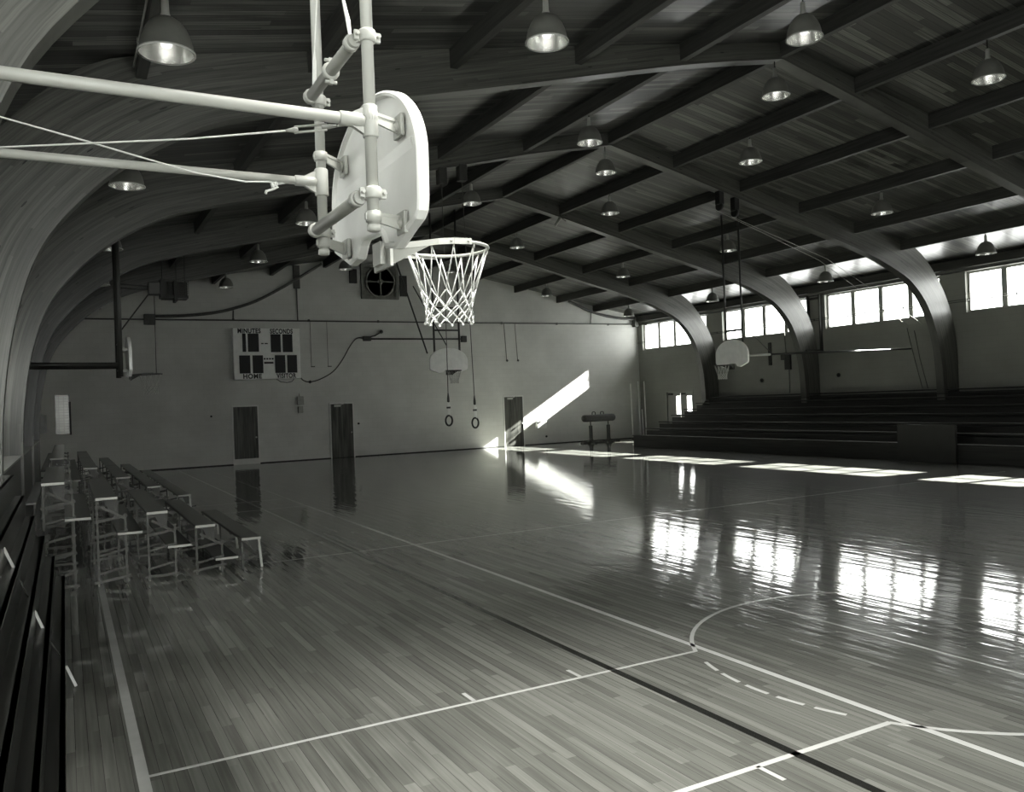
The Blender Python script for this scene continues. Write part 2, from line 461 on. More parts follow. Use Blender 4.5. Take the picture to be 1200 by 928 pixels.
WL = ['by the far corner', 'behind the far side backboard', 'third from the far corner', 'fourth from the far corner at the picture edge', 'fifth from the far corner', 'sixth from the far corner']
for i, (y0, y1) in enumerate(WIN):
    side_window(XW+.16, y0, y1, f'window_{i+1}', f'four pane high window in the right wall, {WL[i]}', -1)
for i, (y0, y1, z0, z1) in enumerate(LWIN_ADDED):
    side_window(XL-.16, y0, y1, f'window_{i+7}', f'unseen four pane window added for light in the left wall, {["nearest", "second nearest", "farthest"][i]} of the three there', 1, z0, z1)
o = empty('window_10', (0, YF+.1, GZ0), 'narrow lit glass block window in the far wall by the left corner', 'window', kind='structure')
MB().box(GX0, GX1, YF+.08, YF+.16, GZ0, GZ1).build('glass_blocks', M['block'], o)
MB().box(GX0+.44, GX0+.50, YF-.03, YF, GZ0-.03, GZ1-.25).build('window_casing', M['panel'], o)
o = empty('window_11', ((NX0+NX1)/2, YN-.15, NZ0), 'bank of tall windows added for light in the wall behind the viewpoint', 'window', kind='structure')
fr = MB()
fr.box(NX0, NX1, YN-.18, YN-.12, NZ0, NZ0+.07); fr.box(NX0, NX1, YN-.18, YN-.12, NZ1-.07, NZ1)
for k in range(7):
    x = NX0+(NX1-NX0)*k/6; fr.box(max(x-.04, NX0), min(x+.04, NX1), YN-.18, YN-.12, NZ0+.07, NZ1-.07)
fr.build('window_frame', M['frame'], o)
for k in range(6):
    x0 = NX0+(NX1-NX0)*k/6; x1 = NX0+(NX1-NX0)*(k+1)/6
    MB().box(x0+.04, x1-.04, YN-.155, YN-.145, NZ0+.07, NZ1-.07).build('pane', M['glass'], o)
l = bpy.data.lights.new('daylight_portal', 'AREA'); l.shape = 'RECTANGLE'; l.size = NX1-NX0; l.size_y = NZ1-NZ0
l.cycles.is_portal = True
lo = bpy.data.objects.new('daylight_portal', l); COL.objects.link(lo)
lo.location = ((NX0+NX1)/2, YN-.25, (NZ0+NZ1)/2); lo.rotation_euler = (R(-90), 0, 0)
lo.rotation_euler = (R(90), 0, R(180))

# laminated arches
def catmull(pts, n=8):
    P = [Vector(p) for p in pts]; out = []
    for i in range(len(P)-1):
        p0, p1, p2, p3 = P[max(i-1, 0)], P[i], P[i+1], P[min(i+2, len(P)-1)]
        for k in range(n):
            t = k/n
            out.append(.5*((2*p1)+(-p0+p2)*t+(2*p0-5*p1+4*p2-p3)*t*t+(-p0+3*p1-3*p2+p3)*t**3))
    out.append(P[-1]); return out
IN_L = [(12.2, 8.40), (9.8, 7.90), (6.33, 7.03), (4.6, 6.60), (3.0, 6.21), (1.94, 5.90), (1.3, 5.58), (.8, 5.24), (.38, 4.86), (-.03, 4.37), (-.26, 3.95), (-.42, 3.45), (-.55, 2.8), (-.63, 2.0), (-.65, 1.0), (-.65, 0)]
IN_R = [(12.2, 8.40), (14.2, 7.95), (16.45, 7.42), (18.7, 6.88), (20.5, 6.46), (22.0, 6.06), (23.3, 5.56), (23.9, 5.16), (24.35, 4.66), (24.66, 4.07), (24.87, 3.4), (24.98, 2.62), (25.02, 1.6), (25.05, 0)]
OUT_R = [(12.2, zroof(12.2)), (16, zroof(16)), (20, zroof(20)), (23.2, zroof(23.2)-.01), (24.0, zroof(24.0)-.12), (24.5, 5.98), (24.9, 5.55), (25.27, 5.02), (25.58, 4.35), (25.74, 3.6), (25.79, 2.6), (25.8, 0)]
OUT_L = [(2*XR-x-.02, z) for x, z in OUT_R]
def resample(path, n):
    d = [0]
    for a, b in zip(path, path[1:]): d.append(d[-1]+(b-a).length)
    out = []
    j = 0
    for i in range(n):
        t = d[-1]*i/(n-1)
        while j < len(d)-2 and d[j+1] < t: j += 1
        k = (t-d[j])/max(d[j+1]-d[j], 1e-9)
        out.append(path[j].lerp(path[j+1], min(max(k, 0), 1)))
    return out, d[-1]
def make_arch(name):
    bm = bmesh.new(); uvl = bm.loops.layers.uv.new('UVMap')
    n = 90
    for inn, outp in ((IN_L, OUT_L), (IN_R, OUT_R)):
        A, L = resample(catmull(inn), n); B, _ = resample(catmull(outp), n)
        rows = []
        for i in range(n):
            a, b = A[i], B[i]; u = L*i/(n-1); th = (a-b).length
            rows.append(([bm.verts.new((p.x, y, p.y)) for p in (a, b) for y in (-AW/2, AW/2)], u, th))
        for (va, ua, ta), (vb, ub, tb) in zip(rows, rows[1:]):
            # v order: 0 inner near, 1 inner far, 2 outer near, 3 outer far
            for quad, uv in (((va[0], vb[0], vb[2], va[2]), ((ua, 0), (ub, 0), (ub, tb), (ua, ta))),
                             ((va[1], va[3], vb[3], vb[1]), ((ua, 0), (ua, ta), (ub, tb), (ub, 0))),
                             ((va[0], va[1], vb[1], vb[0]), ((ua, .01), (ua, .03), (ub, .03), (ub, .01))),
                             ((va[2], vb[2], vb[3], va[3]), ((ua, .01), (ub, .01), (ub, .03), (ua, .03)))):
                fc = bm.faces.new(quad)
                for lp, q in zip(fc.loops, uv): lp[uvl].uv = q
        va = rows[-1][0]; bm.faces.new((va[0], va[2], va[3], va[1]))
    bmesh.ops.remove_doubles(bm, verts=bm.verts, dist=1e-5)
    bmesh.ops.recalc_face_normals(bm, faces=bm.faces)
    me = bpy.data.meshes.new(name); bm.to_mesh(me); bm.free(); me.materials.append(M['arch'])
    o = bpy.data.objects.new(name, me); COL.objects.link(o); return o
arch = make_arch('roof_arch')
AL = ['above the viewpoint', 'with only its curved shoulder at the top left corner', 'crossing the top of the picture behind the near backboard', 'third from the far wall, beside the ring ropes', 'second from the far wall, beside the far side backboard', 'nearest the far wall']
for i, y in enumerate(ARCH_Y):
    a = arch if i == 0 else arch.copy()
    if i: COL.objects.link(a)
    a.location = (0, y, 0)
    tag(a, 'laminated timber roof arch '+AL[i], 'roof arch', 'laminated roof arches', 'structure')

# purlins: one timber per bay and slope line
edges = [YN] + [v for y in ARCH_Y for v in (y-AW/2, y+AW/2)] + [YF]
bays = list(zip(edges[2::2], edges[3::2]))
PO = ['nearest the left wall', 'second from the left wall', 'third from the left wall', 'fourth from the left wall', 'next to the ridge on the left slope', 'under the ridge',
      'next to the ridge on the right slope', 'fourth from the right wall', 'third from the right wall', 'second from the right wall', 'nearest the right wall']
BO = ['over the viewpoint', 'over the near hoop', 'in the second bay beyond the near backboard', 'in the third bay before the far wall', 'in the second bay before the far wall', 'against the far wall']
bays = [(edges[2], edges[3])]+bays[1:]
for bi, (y0, y1) in enumerate(bays):
    if bi == 0 and False: continue
    for pi, x in enumerate(PX):
        h, wd = .30, .12
        mb = MB()
        zt = [zroof(x-wd/2), zroof(x+wd/2)]; zb = zroof(x)-h
        if pi == 5: poly = [(x-wd/2, zb), (x+wd/2, zb), (x+wd/2, zt[1]), (x, ZR), (x-wd/2, zt[0])]
        else: poly = [(x-wd/2, zb), (x+wd/2, zb), (x+wd/2, zt[1]), (x-wd/2, zt[0])]
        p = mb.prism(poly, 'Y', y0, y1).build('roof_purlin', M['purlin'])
        tag(p, f'dark roof purlin {PO[pi]}, {BO[bi]}', 'roof purlin', 'roof purlins', 'structure')

# doors in the far wall
def far_door(name, x0, x1, z0, z1, label, closer, transom=False):
    o = empty(name, ((x0+x1)/2, YF, 0), label, 'door', kind='structure')
    MB().box(x0, x1, YF-.03, YF, z0, z1).build('door_leaf', M['door'], o)
    fr = MB(); t = .05
    fr.box(x0-t, x0, YF-.045, YF, 0, z1+t); fr.box(x1, x1+t, YF-.045, YF, 0, z1+t); fr.box(x0, x1, YF-.045, YF, z1, z1+t)
    fr.build('door_frame', M['doorframe'], o)
    if z0 > .05: MB().box(x0, x1, YF-.035, YF, 0, z0).build('kick_plate', M['doorframe'], o)
    h = MB(); h.lathe([(.0, -.11), (.03, -.105), (.035, -.08), (.012, -.075), (.012, -.03)], (x1-.08, YF, 1.05), 'Y', 12)
    h.build('door_knob', M['bright'], o)
    if closer:
        MB().box(x0+.15, x0+.42, YF-.10, YF-.03, z1-.12, z1-.03).bar((x0+.4, YF-.08, z1-.05), (x0+.62, YF-.05, z1+.02), .025, .02).build('door_closer', M['bright'], o)
    return o
far_door('door_1', 5.87, 6.8, .22, 2.28, 'dark wood door below the scoreboard with pale strip at its foot', False)
far_door('door_2', 9.78, 10.72, .02, 2.26, 'dark wood door between the scoreboard and the hanging rings', True)
far_door('door_3', 17.98, 18.95, .02, 2.3, 'dark wood door crossed by the slanting sunbeam', True)
# double door in the right wall
o = empty('door_4', (XW+.1, 30.95, 0), 'grey double door with two lit narrow panes by the bleacher end', 'door', kind='structure')
fr = MB()
fr.box(XW-.02, XW+.2, DY0, DY0+.06, 0, DZ); fr.box(XW-.02, XW+.2, DY1-.06, DY1, 0, DZ); fr.box(XW-.02, XW+.2, DY0+.06, DY1-.06, DZ-.06, DZ)
fr.build('door_frame', M['frame'], o)
for y0, y1, p0, p1 in ((DY0+.06, 30.93, 30.15, 30.49), (30.95, DY1-.06, 30.97, 31.27)):
    lf = MB(); x0, x1 = XW+.06, XW+.11; za, zb = 1.17, 2.04
    lf.box(x0, x1, y0, y1, .01, za); lf.box(x0, x1, y0, y1, zb, DZ-.06); lf.box(x0, x1, y0, p0, za, zb); lf.box(x0, x1, p1, y1, za, zb)
    d = lf.build('door_leaf', M['palegrey'], o); d['worldpts'] = 1
    MB().box(XW+.08, XW+.09, p0, p1, za, zb).build('pane', M['glass'], d)
    MB().box(XW+.01, XW+.06, (y0+.55), (y0+.85), DZ-.2, DZ-.12).build('door_closer', M['dark'], d)

# ------------------------------------------------------------------ near folded bleacher stack on the left and its decks
st = empty('folded_bleacher', (-.7, 4.5, 0), 'dark varnished folded bleacher along the left edge beside the bench rows', 'bleacher')
for i in range(6):
    x = -.05-.095*i; z0 = .245*i
    mb = MB(); mb.box(x-.03, x, -1.9, 11.15, z0, z0+.245); mb.box(x-.125, x+.003, -1.9, 11.15, z0+.215, z0+.245)
    mb.build('front_board', M['stack'], st)
MB().box(-1.4, -.66, -1.9, 11.15, 1.442, 1.472).build('top_deck', M['ledge'], st)
mb = MB(); mb.box(-1.38, -.7, 11.1, 11.15, 0, 1.44).build('end_panel', M['stack'], st)
for a, b2 in (((-.475, 1.13), (-.405, .96)), ((-.285, .62), (-.215, .44)), ((-.085, .16), (-.02, 0.0))):
    MB().bar((a[0]+.04, 7.42, a[1]), (b2[0]+.04, 7.38, b2[1]), .035, .02, up=(1,0,0)).build('brace_strip', M['bright'], st)
MB().tube([(-.365, 7.38, .96), (-.245, 7.42, .62)], .006, 6).build('linkage_rod', M['steel'], st)
MB().tube([(-.175, 7.38, .44), (-.045, 7.42, .16)], .006, 6).build('linkage_rod', M['steel'], st)

# rear deck behind the open bench rows
d = empty('storage_deck', (-1.0, 19.5, 0), 'storage deck with a reflecting top along the left wall behind the bench rows', 'deck')
MB().box(-1.4, -.66, 11.2, 28.2, 1.45, 1.48).build('deck_top', M['ledge'], d)
MB().box(-.72, -.69, 11.2, 28.2, 0, 1.45).build('front_panel', M['stack'], d)

# ------------------------------------------------------------------ open bench rows (folding bleachers)
def bench_unit(y0, y1, label):
    o = empty('folding_bleacher', (1.0, y0, 0), label, 'bleacher', 'open folding bench units')
    frames = [y0+.06, (y0+y1)/2, y1-.06]
    for i in range(5):
        xs, zs = 2.02-.572*i, .42+.228*i
        s = MB().box(xs, xs+.25, y0, y1, zs-.035, zs, .006).build('seat_board', M['seat'], o); s['worldpts'] = 1
        MB().box(xs+.002, xs+.248, y0-.022, y0-.001, zs-.034, zs-.004).build('end_cap', M['bright'], s)
        xf, zf = xs-.335, zs-.225
        if i < 4:
            fb = MB().box(xf, xf+.285, y0, y1, zf-.03, zf, .006).build('foot_board', M['seat'], o); fb['worldpts'] = 1
            MB().box(xf+.002, xf+.283, y0-.022, y0-.001, zf-.03, zf-.003).build('end_cap', M['bright'], fb)
        else:
            MB().box(xf+.17, xf+.285, y0, y1, zf-.03, zf, .006).build('foot_board', M['seat'], o)
        for k, y in enumerate(frames):
            low = 0.0 if i < 4 else zf-.35
            MB().box(xs+.005, xs+.03, y-.012, y+.012, low, zs-.035).build('leg', M['steel'], o)
            if i == 0:
                MB().bar((xs+.235, y, zs-.035), (xs+.265, y, 0), .028, .028).build('leg', M['bright'], o)
            else:
                MB().box(xs+.32, xs+.345, y-.012, y+.012, 0.0 if i < 3 else .0, zf-.0).build('leg', M['steel'], o)
                # diagonal strut and bracing rails
                MB().bar((xs+.06, y-.02, zs-.12), (xs+.33, y-.02, zf-.06), .014, .03).build('strut', M['steel'], o)
            zr = zf-.06
            MB().bar((xs-.02, y+.02, zr-.03), (xs+.36, y+.02, zr+.03), .012, .032).build('rail', M['steel'], o)
            for q in range(1, i+1):
                zz = zr-.225*q
                if zz > .05:
                    MB().bar((xs-.0, y+.03*(q%2), zz), (xs+.36, y+.03*(q%2), zz+.07), .012, .026).build('rail', M['steel'], o)
            if i > 0: MB().bar((xs-.03, y-.015, .05), (xs+.38, y-.015, .1 if i%2 else .05), .014, .034).build('base_rail', M['steel'], o)
            # gusset under the seat
            MB().prism([(xs+.09, zs-.037), (xs+.22, zs-.037), (xs+.22, zs-.20), (xs+.16, zs-.20)], 'Y', y-.006, y+.006).build('gusset', M['gusset'], o)
            MB().bar((xs+.23, y, zs-.037), (xs+.235, y, zf+.002 if i else zs-.12), .016, .022).build('seat_post', M['steel'], o)
            if i > 0:
                MB().lathe([(.0, -.02), (.035, -.02), (.035, .02), (0, .02)], (xs+.33, y+.045, .036), 'Y', 12).build('caster', M['bracket'], o)
    return o
bench_unit(11.42, 15.1, 'near unit of open dark bench rows on steel legs, beside the side line')
bench_unit(18.4, 22.95, 'middle unit of open dark bench rows, beyond the gap behind the near unit')
bench_unit(23.0, 27.6, 'farthest unit of open dark bench rows, ending nearest the far wall')

# ------------------------------------------------------------------ fixed bleachers on the right
bl = empty('bleacher', (20.95, 16, 0), 'long dark seven row bleacher along the right wall under the windows', 'bleacher')
BX0, ST = 20.95, .70
BZ = [.49, .75, 1.0, 1.245, 1.475, 1.72, 1.97]
BY0, BY1 = 2.0, 28.2
for i, z in enumerate(BZ):
    x = BX0+ST*i; zb = BZ[i-1] if i else 0
    MB().box(x, x+.28, BY0, BY1, z-.045, z, .006).build('seat_board', M['bleacher'], bl)
    end = XW-.02 if i == 6 else x+ST+.05
    if i == 6:
        # cut around the arch feet
        mb = MB(); ysg = [BY0] + [v for y in ARCH_Y[1:5] for v in (y-.2, y+.2)] + [BY1-.2]
        MBs = [mb.box(x+.30, 24.97, BY0, BY1, z-.17, z-.14)]
        mb.build('foot_board', M['bleacher'], bl)
    else:
        MB().box(x+.28, end, BY0, BY1, z-.15, z-.12).build('foot_board', M['bleacher'], bl)
    if i == 0: MB().box(x+.05, x+.08, BY0, BY1, 0, z-.045).build('front_board', M['bleacher'], bl)
    else: MB().box(x+.05, x+.08, BY0, BY1, zb-.12, z-.10).build('riser_board', M['bleacher'], bl)
poly = [(BX0+.08, 0)]
for i, z in enumerate(BZ):
    x = BX0+ST*i+.08
    poly += [(x, z-.18), (x+ST, z-.18)] if i < 6 else [(x, z-.18), (24.95, z-.18)]
poly += [(24.95, 0)]
MB().prism(poly, 'Y', BY1-.05, BY1-.02).build('end_panel', M['bleacher'], bl)
p = MB(); p.box(20.84, 20.93, 13.8, 15.55, 0, 1.02, .008)
o = p.build('scorer_cabinet', M['panel']); tag(o, 'plain dull grey cabinet standing against the front of the long bleacher', 'cabinet')

# ------------------------------------------------------------------ basketball goals
def board_outline(hw=.705, n=28):
    pts = [(0, .125), (.13, .125), (.175, .10), (.225, .035), (.37, .015), (.53, .075), (.645, .115), (.685, .15), (.695, .20), (.695, .40)]
    t2 = []
    for k in range(1, 24):
        a = math.pi/2*k/24
        t2.append((.695*math.cos(a)**.98, .40+.455*math.sin(a)**.98))
    rightp = pts + t2 + [(0, .855)]
    return rightp + [(-x, z) for x, z in rightp[-2:0:-1]]
def inset(poly, d):
    out = []; n = len(poly)
    for i in range(n):
        a, b, c = Vector(poly[i-1]), Vector(poly[i]), Vector(poly[(i+1)%n])
        e1 = (b-a); e2 = (c-b)
        n1 = Vector((-e1.y, e1.x)); n2 = Vector((-e2.y, e2.x))
        nn = n1.normalized()+n2.normalized()
        nn = nn.normalized() if nn.length > 1e-6 else n1.normalized()
        k = 1/max(nn.dot(n1.normalized()), .6)
        out.append(tuple(b+nn*d*k))
    return out
def backboard_mesh():
    """pressed steel fan backboard: local x forward (playing side), y across, z up from its bottom lobes"""
    o = board_outline(); i1 = inset(o, .026); i2 = inset(o, .034)
    bm = bmesh.new()
    def ring(poly, x): return [bm.verts.new((x, p[0], p[1])) for p in poly]
    fr = ring(o, -.012); fr0 = ring(inset(o, .008), 0.0); bk = ring(o, -.052); bki = ring(inset(o, .010), -.06); rim = ring(i1, -.06); rec = ring(i2, -.038)
    def bridge(a, b):
        n = len(a)
        for k in range(n): bm.faces.new((a[k], a[(k+1)%n], b[(k+1)%n], b[k]))
    bm.faces.new(fr0); bridge(fr0, fr); bridge(fr, bk); bridge(bk, bki); bridge(bki, rim); bridge(rim, rec); bm.faces.new(rec[::-1])
    bmesh.ops.triangulate(bm, faces=[f for f in bm.faces if len(f.verts) > 4])
    bmesh.ops.recalc_face_normals(bm, faces=bm.faces)
    me = bpy.data.meshes.new('backboard'); bm.to_mesh(me); bm.free()
    return me
BOARD = backboard_mesh(); BOARD.materials.append(M['white'])
BOARD2 = BOARD.copy(); BOARD2.materials.clear(); BOARD2.materials.append(M['farboard'])
def rim_mesh():
    mb = MB(); c = Vector((.385, 0, .08)); r = .23
    mb.tube([c+Vector((r*math.cos(2*math.pi*k/40), r*math.sin(2*math.pi*k/40), 0)) for k in range(40)], .0095, 8, closed=True)
    # side straps that hug the ring, and the mounting plate
    for s in (-1, 1):
        pts = [(.0, s*.10, .055), (.15, s*.17, .065), (.24, s*.218, .074), (.32, s*.243, .078), (.42, s*.243, .08)]
        for a, b in zip(pts, pts[1:]): mb.bar(a, b, .010, .032)
        q = [(0, s*.085, -.05), (0, s*.085, .07), (.21, s*.195, .088), (.21, s*.195, .06)]
        A = [mb.bm.verts.new((x, y-.004, z)) for x, y, z in q]; B = [mb.bm.verts.new((x, y+.004, z)) for x, y, z in q]
        mb.bm.faces.new(A[::-1]); mb.bm.faces.new(B)
        for k in range(4): mb.bm.faces.new([A[k], A[(k+1)%4], B[(k+1)%4], B[k]])
        mb.ball((.30, s*.249, .078), .008); mb.ball((.40, s*.253, .08), .008)
    mb.box(.0, .016, -.13, .13, -.05, .10)
    mb.box(-.03, .0, -.06, .06, -.03, .09)
    for k in range(12):
        a = 2*math.pi*(k+.5)/12
        p = c+Vector((r*math.cos(a), r*math.sin(a), -.012))
        mb.tube([p+Vector((0, 0, .004)), p+Vector((0, 0, -.018))], .005, 6)
    return mb
def net_mesh():
    mb = MB(); c = Vector((.385, 0, .06))
    lv = [(.226, 0), (.196, -.10), (.165, -.19), (.150, -.235), (.139, -.28), (.132, -.32), (.13, -.355), (.134, -.39)]
    rnd = random.Random(3)
    def P(k, i):
        r, z = lv[k]; a = 2*math.pi*(i+.5+(k % 2)*.5)/12
        j = .006 if k > 1 else 0
        return c+Vector((r*math.cos(a)+rnd.uniform(-j, j), r*math.sin(a)+rnd.uniform(-j, j), z+rnd.uniform(-j, j)))
    # long top loops: from the ring hooks straight to the second level
    g = {(k, i): P(k, i) for k in range(len(lv)) for i in range(12)}
    for i in range(12):
        top = g[(0, i)]
        for s in (0, -1):
            a2 = g[(2, (i+(1 if s == 0 else 0)-0) % 12)] if False else None
        lo1 = g[(1, i)].lerp(g[(3, i)], .9); lo0 = g[(1, (i-1) % 12)].lerp(g[(3, (i-1) % 12)], .9)
        mb.tube([top, top.lerp(lo1, .5)+Vector((0, 0, 0)), lo1], .0034, 6)
        mb.tube([top, top.lerp(lo0, .5), lo0], .0034, 6)
        g[(3, i)] = lo1; 
    for k in range(3, len(lv)-1):
        for i in range(12):
            a = g[(k, i)]
            if k % 2: b1, b2 = g[(k+1, i)], g[(k+1, (i+1) % 12)]
            else: b1, b2 = g[(k+1, i)], g[(k+1, (i-1) % 12)]
            mb.tube([a, b1], .0039, 6); mb.tube([a, b2], .0039, 6)
            mb.ball(a, .0068)
    for i in range(12):
        a = g[(len(lv)-1, i)]; mb.ball(a+Vector((0, 0, -.004)), .010)
    return mb
def goal_rim_net(parent, mrim, loc, rotz):
    ob = bpy.data.objects.new('backboard', None)
RIM = rim_mesh().build('rim', M['palegrey']); NET = net_mesh().build('net', M['rope'])
RIM_ME, NET_ME = RIM.data, NET.data
bpy.data.objects.remove(RIM); bpy.data.objects.remove(NET)
def put(name, me, parent, loc, rotz=0, mat=None):
    o = bpy.data.objects.new(name, me); COL.objects.link(o); o.parent = parent
    o.matrix_parent_inverse = Matrix.Translation(parent.location).inverted() if parent.get('worldpts') else Matrix()
    o.location = loc; o.rotation_euler = (0, 0, rotz)
    if mat:
        o.data = me.copy(); o.data.materials.clear(); o.data.materials.append(mat)
    return o
def clamp(mb, c, r, axis='Z', h=.05):
    mb.lathe([(r*.9, -h/2), (r+.010, -h/2), (r+.014, -h/2+.008), (r+.014, h/2-.008), (r+.010, h/2), (r*.9, h/2)], c, axis, 16)
    c = Vector(c)
    # bolted ears
    if axis == 'Z':
        for s in (-1, 1):
            mb.bar(c+Vector((s*(r+.005), s*-.0, 0)), c+Vector((s*(r+.035), 0, 0)), .018, h*.8)
            mb.tube([c+Vector((s*(r+.024), -.03, 0)), c+Vector((s*(r+.024), .03, 0))], .009, 6)
    else:
        for s in (-1, 1):
            mb.bar(c+Vector((0, 0, s*(r+.005))), c+Vector((0, 0, s*(r+.035))), .02, h*.8, up=(0, 1, 0))
            mb.tube([c+Vector((-.03, 0, s*(r+.024))), c+Vector((.03, 0, s*(r+.024)))], .009, 6)

# --- the near goal
YC = 4.235
gl = empty('basketball_goal', (1.3, YC, 2.9), 'large white fan backboard and hoop hung in the foreground, seen from behind', 'basketball goal')
YP = (3.69, 4.53); PXX = 1.3
zt = zroof(PXX)-.02
for y, r, z0 in ((YP[0], .0285, 2.915), (YP[1], .027, 2.95)):
    mb = MB(); mb.tube([(PXX, y, z0+.012), (PXX, y, zt)], r, 18)
    mb.lathe([(r*.75, z0), (r+.004, z0+.006), (r+.004, z0+.03), (r, z0+.032)], (PXX, y, 0), 'Z', 18)
    mb.build('pole', M['palegrey'], gl)
for y, z, r in ((3.69, 3.43, .027), (4.53, 3.355, .022)):
    a = MB().tube([(XL+.01, y, z), (PXX-.09, y, z)], r, 16).build('arm', M['palegrey'], gl); a['worldpts'] = 1
    mb = MB()
    mb.lathe([(.034, -.075), (.037, -.07), (.037, .07), (.034, .075)], (PXX, y, z), 'Z', 18)
    mb.lathe([(r+.001, -.15), (r+.007, -.145), (r+.007, -.05), (r+.001, -.03)], (PXX, y, z), 'X', 16)
    mb.prism([(PXX-.13, z-.01), (PXX-.02, z-.07), (PXX-.02, z+.07), (PXX-.13, z+.01)], 'Y', y-.012, y+.012)
    mb.build('arm_collar', M['palegrey'], a)
    MB().lathe([(.07, 0), (.07, .02), (.035, .03)], (XL+.001, y, z), 'X', 16).build('wall_flange', M['palegrey'], a)
for z in (3.81, 3.075):
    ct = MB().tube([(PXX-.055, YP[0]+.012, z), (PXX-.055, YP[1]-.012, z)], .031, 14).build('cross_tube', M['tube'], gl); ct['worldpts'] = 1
    for y in YP:
        mb = MB(); clamp(mb, (PXX, y, z+(.02 if y < 4 else 0)), .028, 'Z', .055)
        mb.lathe([(.032, -.02), (.038, -.016), (.038, .016), (.032, .02)], (PXX-.06, y+(.055 if y < 4 else -.055), z), 'Y', 14)
        mb.bar((PXX-.03, y, z+.005), (PXX-.06, y+(.05 if y < 4 else -.05), z), .03, .03)
        mb.build('clamp', M['palegrey'], ct)
    if z > 3.5:
        mb = MB(); clamp(mb, (PXX-.055, 4.10, z), .031, 'Y', .03); mb.build('clamp', M['palegrey'], ct)
for y, zs in ((YP[0], (3.455, 2.985)), (YP[1], (3.50, 3.02))):
    for z in zs:
        yb = YC+(-.46 if y < 4 else .44); xb = 1.452
        mb = MB()
        mb.lathe([(.028, -.026), (.037, -.024), (.037, .024), (.028, .026)], (PXX, y, z), 'Z', 16)
        for dz in (-.017, .017):
            mb.bar((PXX+.02, y, z+dz), (xb+.012, yb, z+dz*1.5), .012, .016)
        mb.bar((PXX+.02, y, z), (xb+.012, yb, z), .006, .05)
        mb.bar((PXX-.04, y, z), (PXX-.03, y, z), .02, .03)
        br = mb.build('bracket', M['palegrey'], gl); br['worldpts'] = 1
        mb = MB(); mb.box(xb+.012, xb+.034, yb-.055, yb+.055, z-.055, z+.055, .006)
        mb.lathe([(.032, 0), (.03, -.01), (.018, -.012), (.018, -.022), (0, -.024)], (xb+.012, yb, z), 'X', 14)
        mb.build('mount_plate', M['bracket'], br)
bb = put('backboard', BOARD, gl, (1.53, YC+.02, 2.885)); bb.rotation_euler = (R(2.6), 0, 0)
# stiffening ribs pressed across the back
mb = MB()
for z, h in ((3.37, .03),):
    mb.prism([(1.495, z-h*2), (1.487, z-h), (1.478, z), (1.495, z+.004)], 'Y', YC-.59, YC+.59)
mb.build('stiffener', M['white'], gl).rotation_euler = (0, 0, 0)
rm = put('rim', RIM_ME, gl, (1.53, YC, 2.885)); 
put('net', NET_ME, gl, (1.53, YC, 2.885))
# control cables and rope
mb = MB(); mb.tube([(XL+.01, 4.77, 3.25), (.55, 4.06, 3.372), (.96, 3.86, 3.40)], .0045, 6)
mb.tube([(1.16, 3.76, 3.415), (1.27, 3.70, 3.42)], .0045, 6).build('stay_cable', M['rope'], gl)
mb = MB(); mb.tube([(.95, 3.865, 3.40), (.985, 3.848, 3.402), (1.0, 3.84, 3.403)], [.006, .014, .01], 8)
for s in (-1, 1): mb.tube([(.985, 3.848+s*.0, 3.402+s*.013), (1.12, 3.78, 3.412+s*.013)], .006, 6)
mb.tube([(1.10, 3.79, 3.41), (1.13, 3.775, 3.413), (1.17, 3.757, 3.416)], [.012, .012, .005], 8).build('turnbuckle', M['palegrey'], gl)
W2 = [(XL+.01, 4.41, 3.77), (-.78, 4.41, 3.61), (-.21, 4.41, 3.486), (.126, 4.41, 3.418), (.37, 4.41, 3.365), (.62, 4.41, 3.313), (.87, 4.43, 3.296), (1.0, 4.50, 3.325), (1.06, 4.53, 3.33)]
mb = MB(); mb.tube(W2, .0045, 6); mb.tube([(1.06, 4.53, 3.33), (1.12, 4.53, 3.345), (1.2, 4.53, 3.35), (1.27, 4.53, 3.36)], .009, 6)
mb.tube([(1.04, 4.53, 3.335), (1.02, 4.51, 3.315), (1.05, 4.50, 3.30), (1.02, 4.50, 3.285), (.99, 4.50, 3.275), (.985, 4.5, 3.26)], .0075, 6)
mb.ball((1.045, 4.53, 3.325), .018).ball((1.03, 4.51, 3.305), .014).build('tied_cord', M['rope'], gl)
mb = MB(); mb.tube([(1.26, 3.80, 3.84), (1.27, 3.85, 3.90), (1.28, 3.90, 3.99), (1.29, 3.99, 4.13), (1.30, 4.2, 4.6), (1.3, 4.3, zt)], [.006, .008, .012, .008, .005, .005], 8).build('lift_rope', M['rope'], gl)
mb = MB(); mb.tube([(1.262, 4.50, 3.81), (1.265, 4.48, 3.87), (1.265, 4.47, 3.92), (1.265, 4.46, 4.0), (1.265, 4.45, 4.06), (1.265, 4.30, 4.5), (1.27, 4.0, 5.4), (1.28, 3.9, zt)], [.005, .011, .012, .011, .004, .004, .004, .004], 8).build('lift_cable', M['rope'], gl)

